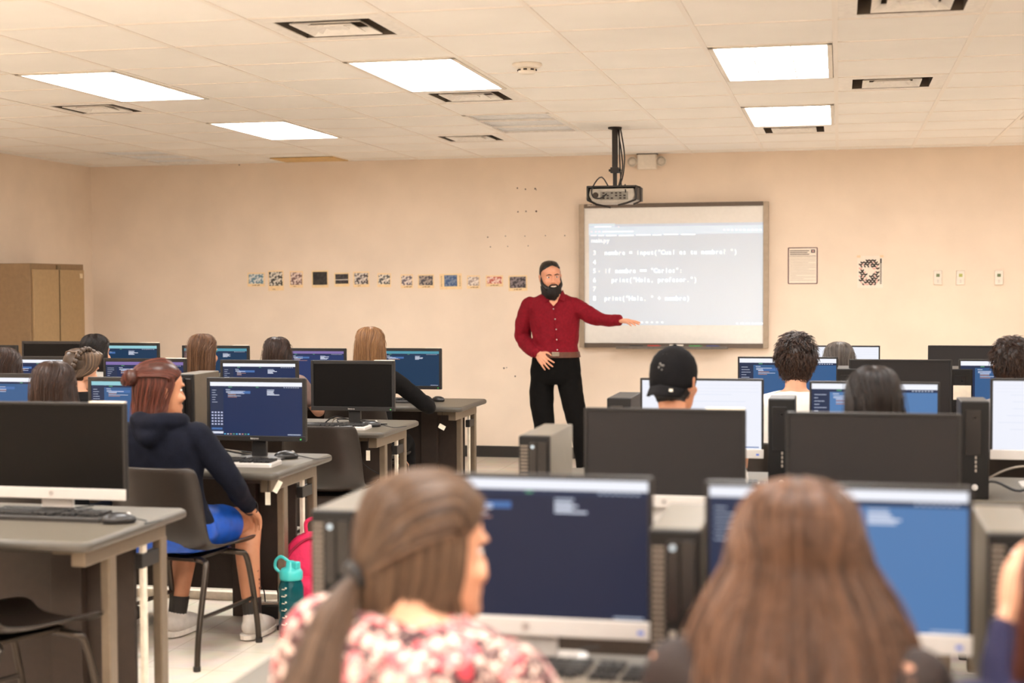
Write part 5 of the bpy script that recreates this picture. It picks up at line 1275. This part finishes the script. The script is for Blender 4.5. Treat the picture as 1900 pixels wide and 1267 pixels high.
# beard: dense strands hanging from jaw, cheeks and upper lip over a solid core
sh = MB(); sh.M = THM
def brd(g, lo):
    out = []
    for z, w_, f, b_ in [(-.035, .0735, .03, -.005), (-.05, .072, .082, -.01), (-.066, .071, .095, -.012), (-.09, .069, .112, -.005), (-.115, .066, .12, .01), (-.14, .06, .118, .02), (-.165, .048, .108, .03), (-.185, .03, .096, .045), (-.195, .012, .082, .06)]:
        A = 118; c = b_; out.append([V(((w_+g)*math.sin(math.radians(-A+2*A*k/24)), c+(f-c+g)*max(-.25, math.cos(math.radians(-A+2*A*k/24)))**1, z)) for k in range(25)])
    return out
B0 = brd(0, 0)
cut = []
for i, rr in enumerate(B0):
    cut.append([p for p in rr])
# leave the mouth open: rows above the lip only on the cheeks
sh.loft([rr+[V((p.x*.6, p.y-.03, p.z)) for p in reversed(rr)] for rr in B0[2:]])
for sx in (-1, 1):
    sh.limb([(sx*.068, .008, .012), (sx*.071, .02, -.03), (sx*.064, .045, -.06), (sx*.045, .07, -.08)], [.007, .012, .018, .02], 10)
    sh.limb([(sx*.003, .104, -.054), (sx*.02, .1, -.055), (sx*.032, .09, -.066), (sx*.036, .086, -.085)], [.0045, .0055, .006, .01], 8)
q_ = {'v': [], 'f': [], 'c': []}
gb = [[THM @ (B0[i][k]+V((0, 0, 0))) for i in range(2, 9)] for k in range(25)]
strands(q_, gb, 900, .0014, .005, None, 51, wav=.002); hair_obj('beard', sh, q_, H_blk, tr_)
# hair: short cap with a high hairline
sh = MB(); sh.M = THM
rows = [(.124, .01, -.03, 0, 179), (.12, .035, -.05, .03, 179), (.11, .055, -.078, .062, 179), (.092, .067, -.098, .078, 179), (.07, .0765, -.106, .06, 140), (.04, .08, -.108, 0, 106), (.01, .0785, -.106, 0, 98), (-.02, .074, -.1, 0, 84), (-.05, .066, -.085, 0, 75)]
outer = [arc_ring(*x) for x in rows]; inner = [[p-(p-V((0, 0, p.z))).normalized()*(.012 if rows[i][0] < .1 else .003) for p in outer[i]] for i in range(len(rows))]
sh.loft([outer[i]+list(reversed(inner[i])) for i in range(len(rows))]); hair_obj('hair', sh, {'v': [], 'f': [], 'c': []}, H_blk, tr_)
# shirt
q = MB(); TS = [(a, b_, c, d+.006, e+.006) for a, b_, c, d, e in TOR[2:]]; TS[0] = (TS[0][0], TS[0][1], TS[0][2], TS[0][3]+.004, TS[0][4]+.004)
q.rings(TS[:-1], 28, 2.3)
q.limb(aL[:3]+[aL[3], aL[4].lerp(aL[3], .25)], [.072, .072, .066, .056, .043], 18)
q.limb(aR[:3]+[aR[3], aR[4].lerp(aR[3], .1)], [.07, .068, .06, .05, .042], 18)
sh_o = q.build('shirt', C_red, tr_, remesh=.008, sm=2, disp=.022)
for W_, A_ in ((aL[4].lerp(aL[3], .25), aL[3]), (aR[4].lerp(aR[3], .1), aR[3])):
    d_ = (W_-A_).normalized(); q = MB(); q.tube([W_-d_*.05, W_+d_*.012], [.047, .044], 20); q.build('cuff', C_red, sh_o, bevel=.003)
q = MB()   # collar wings and skin vee
cpt = P(1027, 563, -.13)
for sx, pts in ((-1, [(1006, 540, .03), (1003, 552, -.05), (1011, 562, -.125), (1020, 556, -.12), (1014, 543, -.06)]), (1, [(1044, 538, .03), (1049, 549, -.05), (1047, 560, -.125), (1037, 556, -.12), (1040, 543, -.06)])):
    p_ = [P(*x) for x in pts]; q._a(p_, [(0, 1, 2, 3, 4)])
q.build('collar', C_red, sh_o, solid=.006)
q = MB(); p_ = [P(1014, 546, -.095), P(1040, 546, -.095), P(1034, 560, -.119), P(1027, 568, -.129), P(1020, 560, -.119)]; q._a(p_, [(0, 1, 2, 3, 4)]); q.build('chest_skin', SK_T, tr_, solid=.004)
q = MB(); q.tube([P(1027, 568, -.134), P(1030, 600, -.137), P(1033, 640, -.132)], .0042, 6, flat=.4); q.build('placket', C_red, sh_o)
for px, py in ((1027, 573), (1030, 592), (1032, 611), (1033, 630), (1034, 649)):
    b_p = P(px, py, -.14); MB().ell(tuple(b_p), (.0055, .003, .0055), 10, 6).build('button', mat('button_pearl', (214, 196, 190), .3, noise=0), sh_o, smooth=True)
q = MB(); q.rings([prow(662, 989, 1073, .126, 0, .018), prow(652, 991, 1071, .126, 0, .018)], 32, 2.3); q.build('belt', mat('belt_brown', (92, 50, 30), .45, noise=.05), tr_)
bk = P(1031, 657, -.148); MB().box(tuple(bk), (.06, .012, .034)).build('belt_buckle', mat('buckle_steel', (196, 182, 164), .25, .9, noise=0), tr_, bevel=.003)
q = MB(); q.rings([prow(712, 990, 1074, .11), prow(700, 985, 1077, .13), prow(685, 984, 1078, .132), prow(660, 988, 1074, .126)], 28, 2.3)
q.limb(lL, [.1, .096, .084, .078, .072], 18); q.limb(lR, [.1, .096, .084, .078, .074], 18)
q.build('trousers', mat('trouser_black', (14, 12, 11), .9, noise=.08, bump=.1, spec=.12), tr_, remesh=.009, sm=2, disp=.012)
for L_ in (lL, lR):
    a_ = L_[-1]; q = MB(); q.limb([(a_.x, .03, .045), (a_.x, -.05, .045), (a_.x+.01, -.17, .036)], [.04, .045, .034], 14); q.build('shoe', mat('leather_black', (22, 18, 16), .3), tr_, remesh=.007, sm=1)
    MB().rings([(a_.x+.005, -.06, 0, .046, .155), (a_.x+.005, -.06, .014, .047, .157)], 24, 2.6).build('sole', M_dark, tr_)
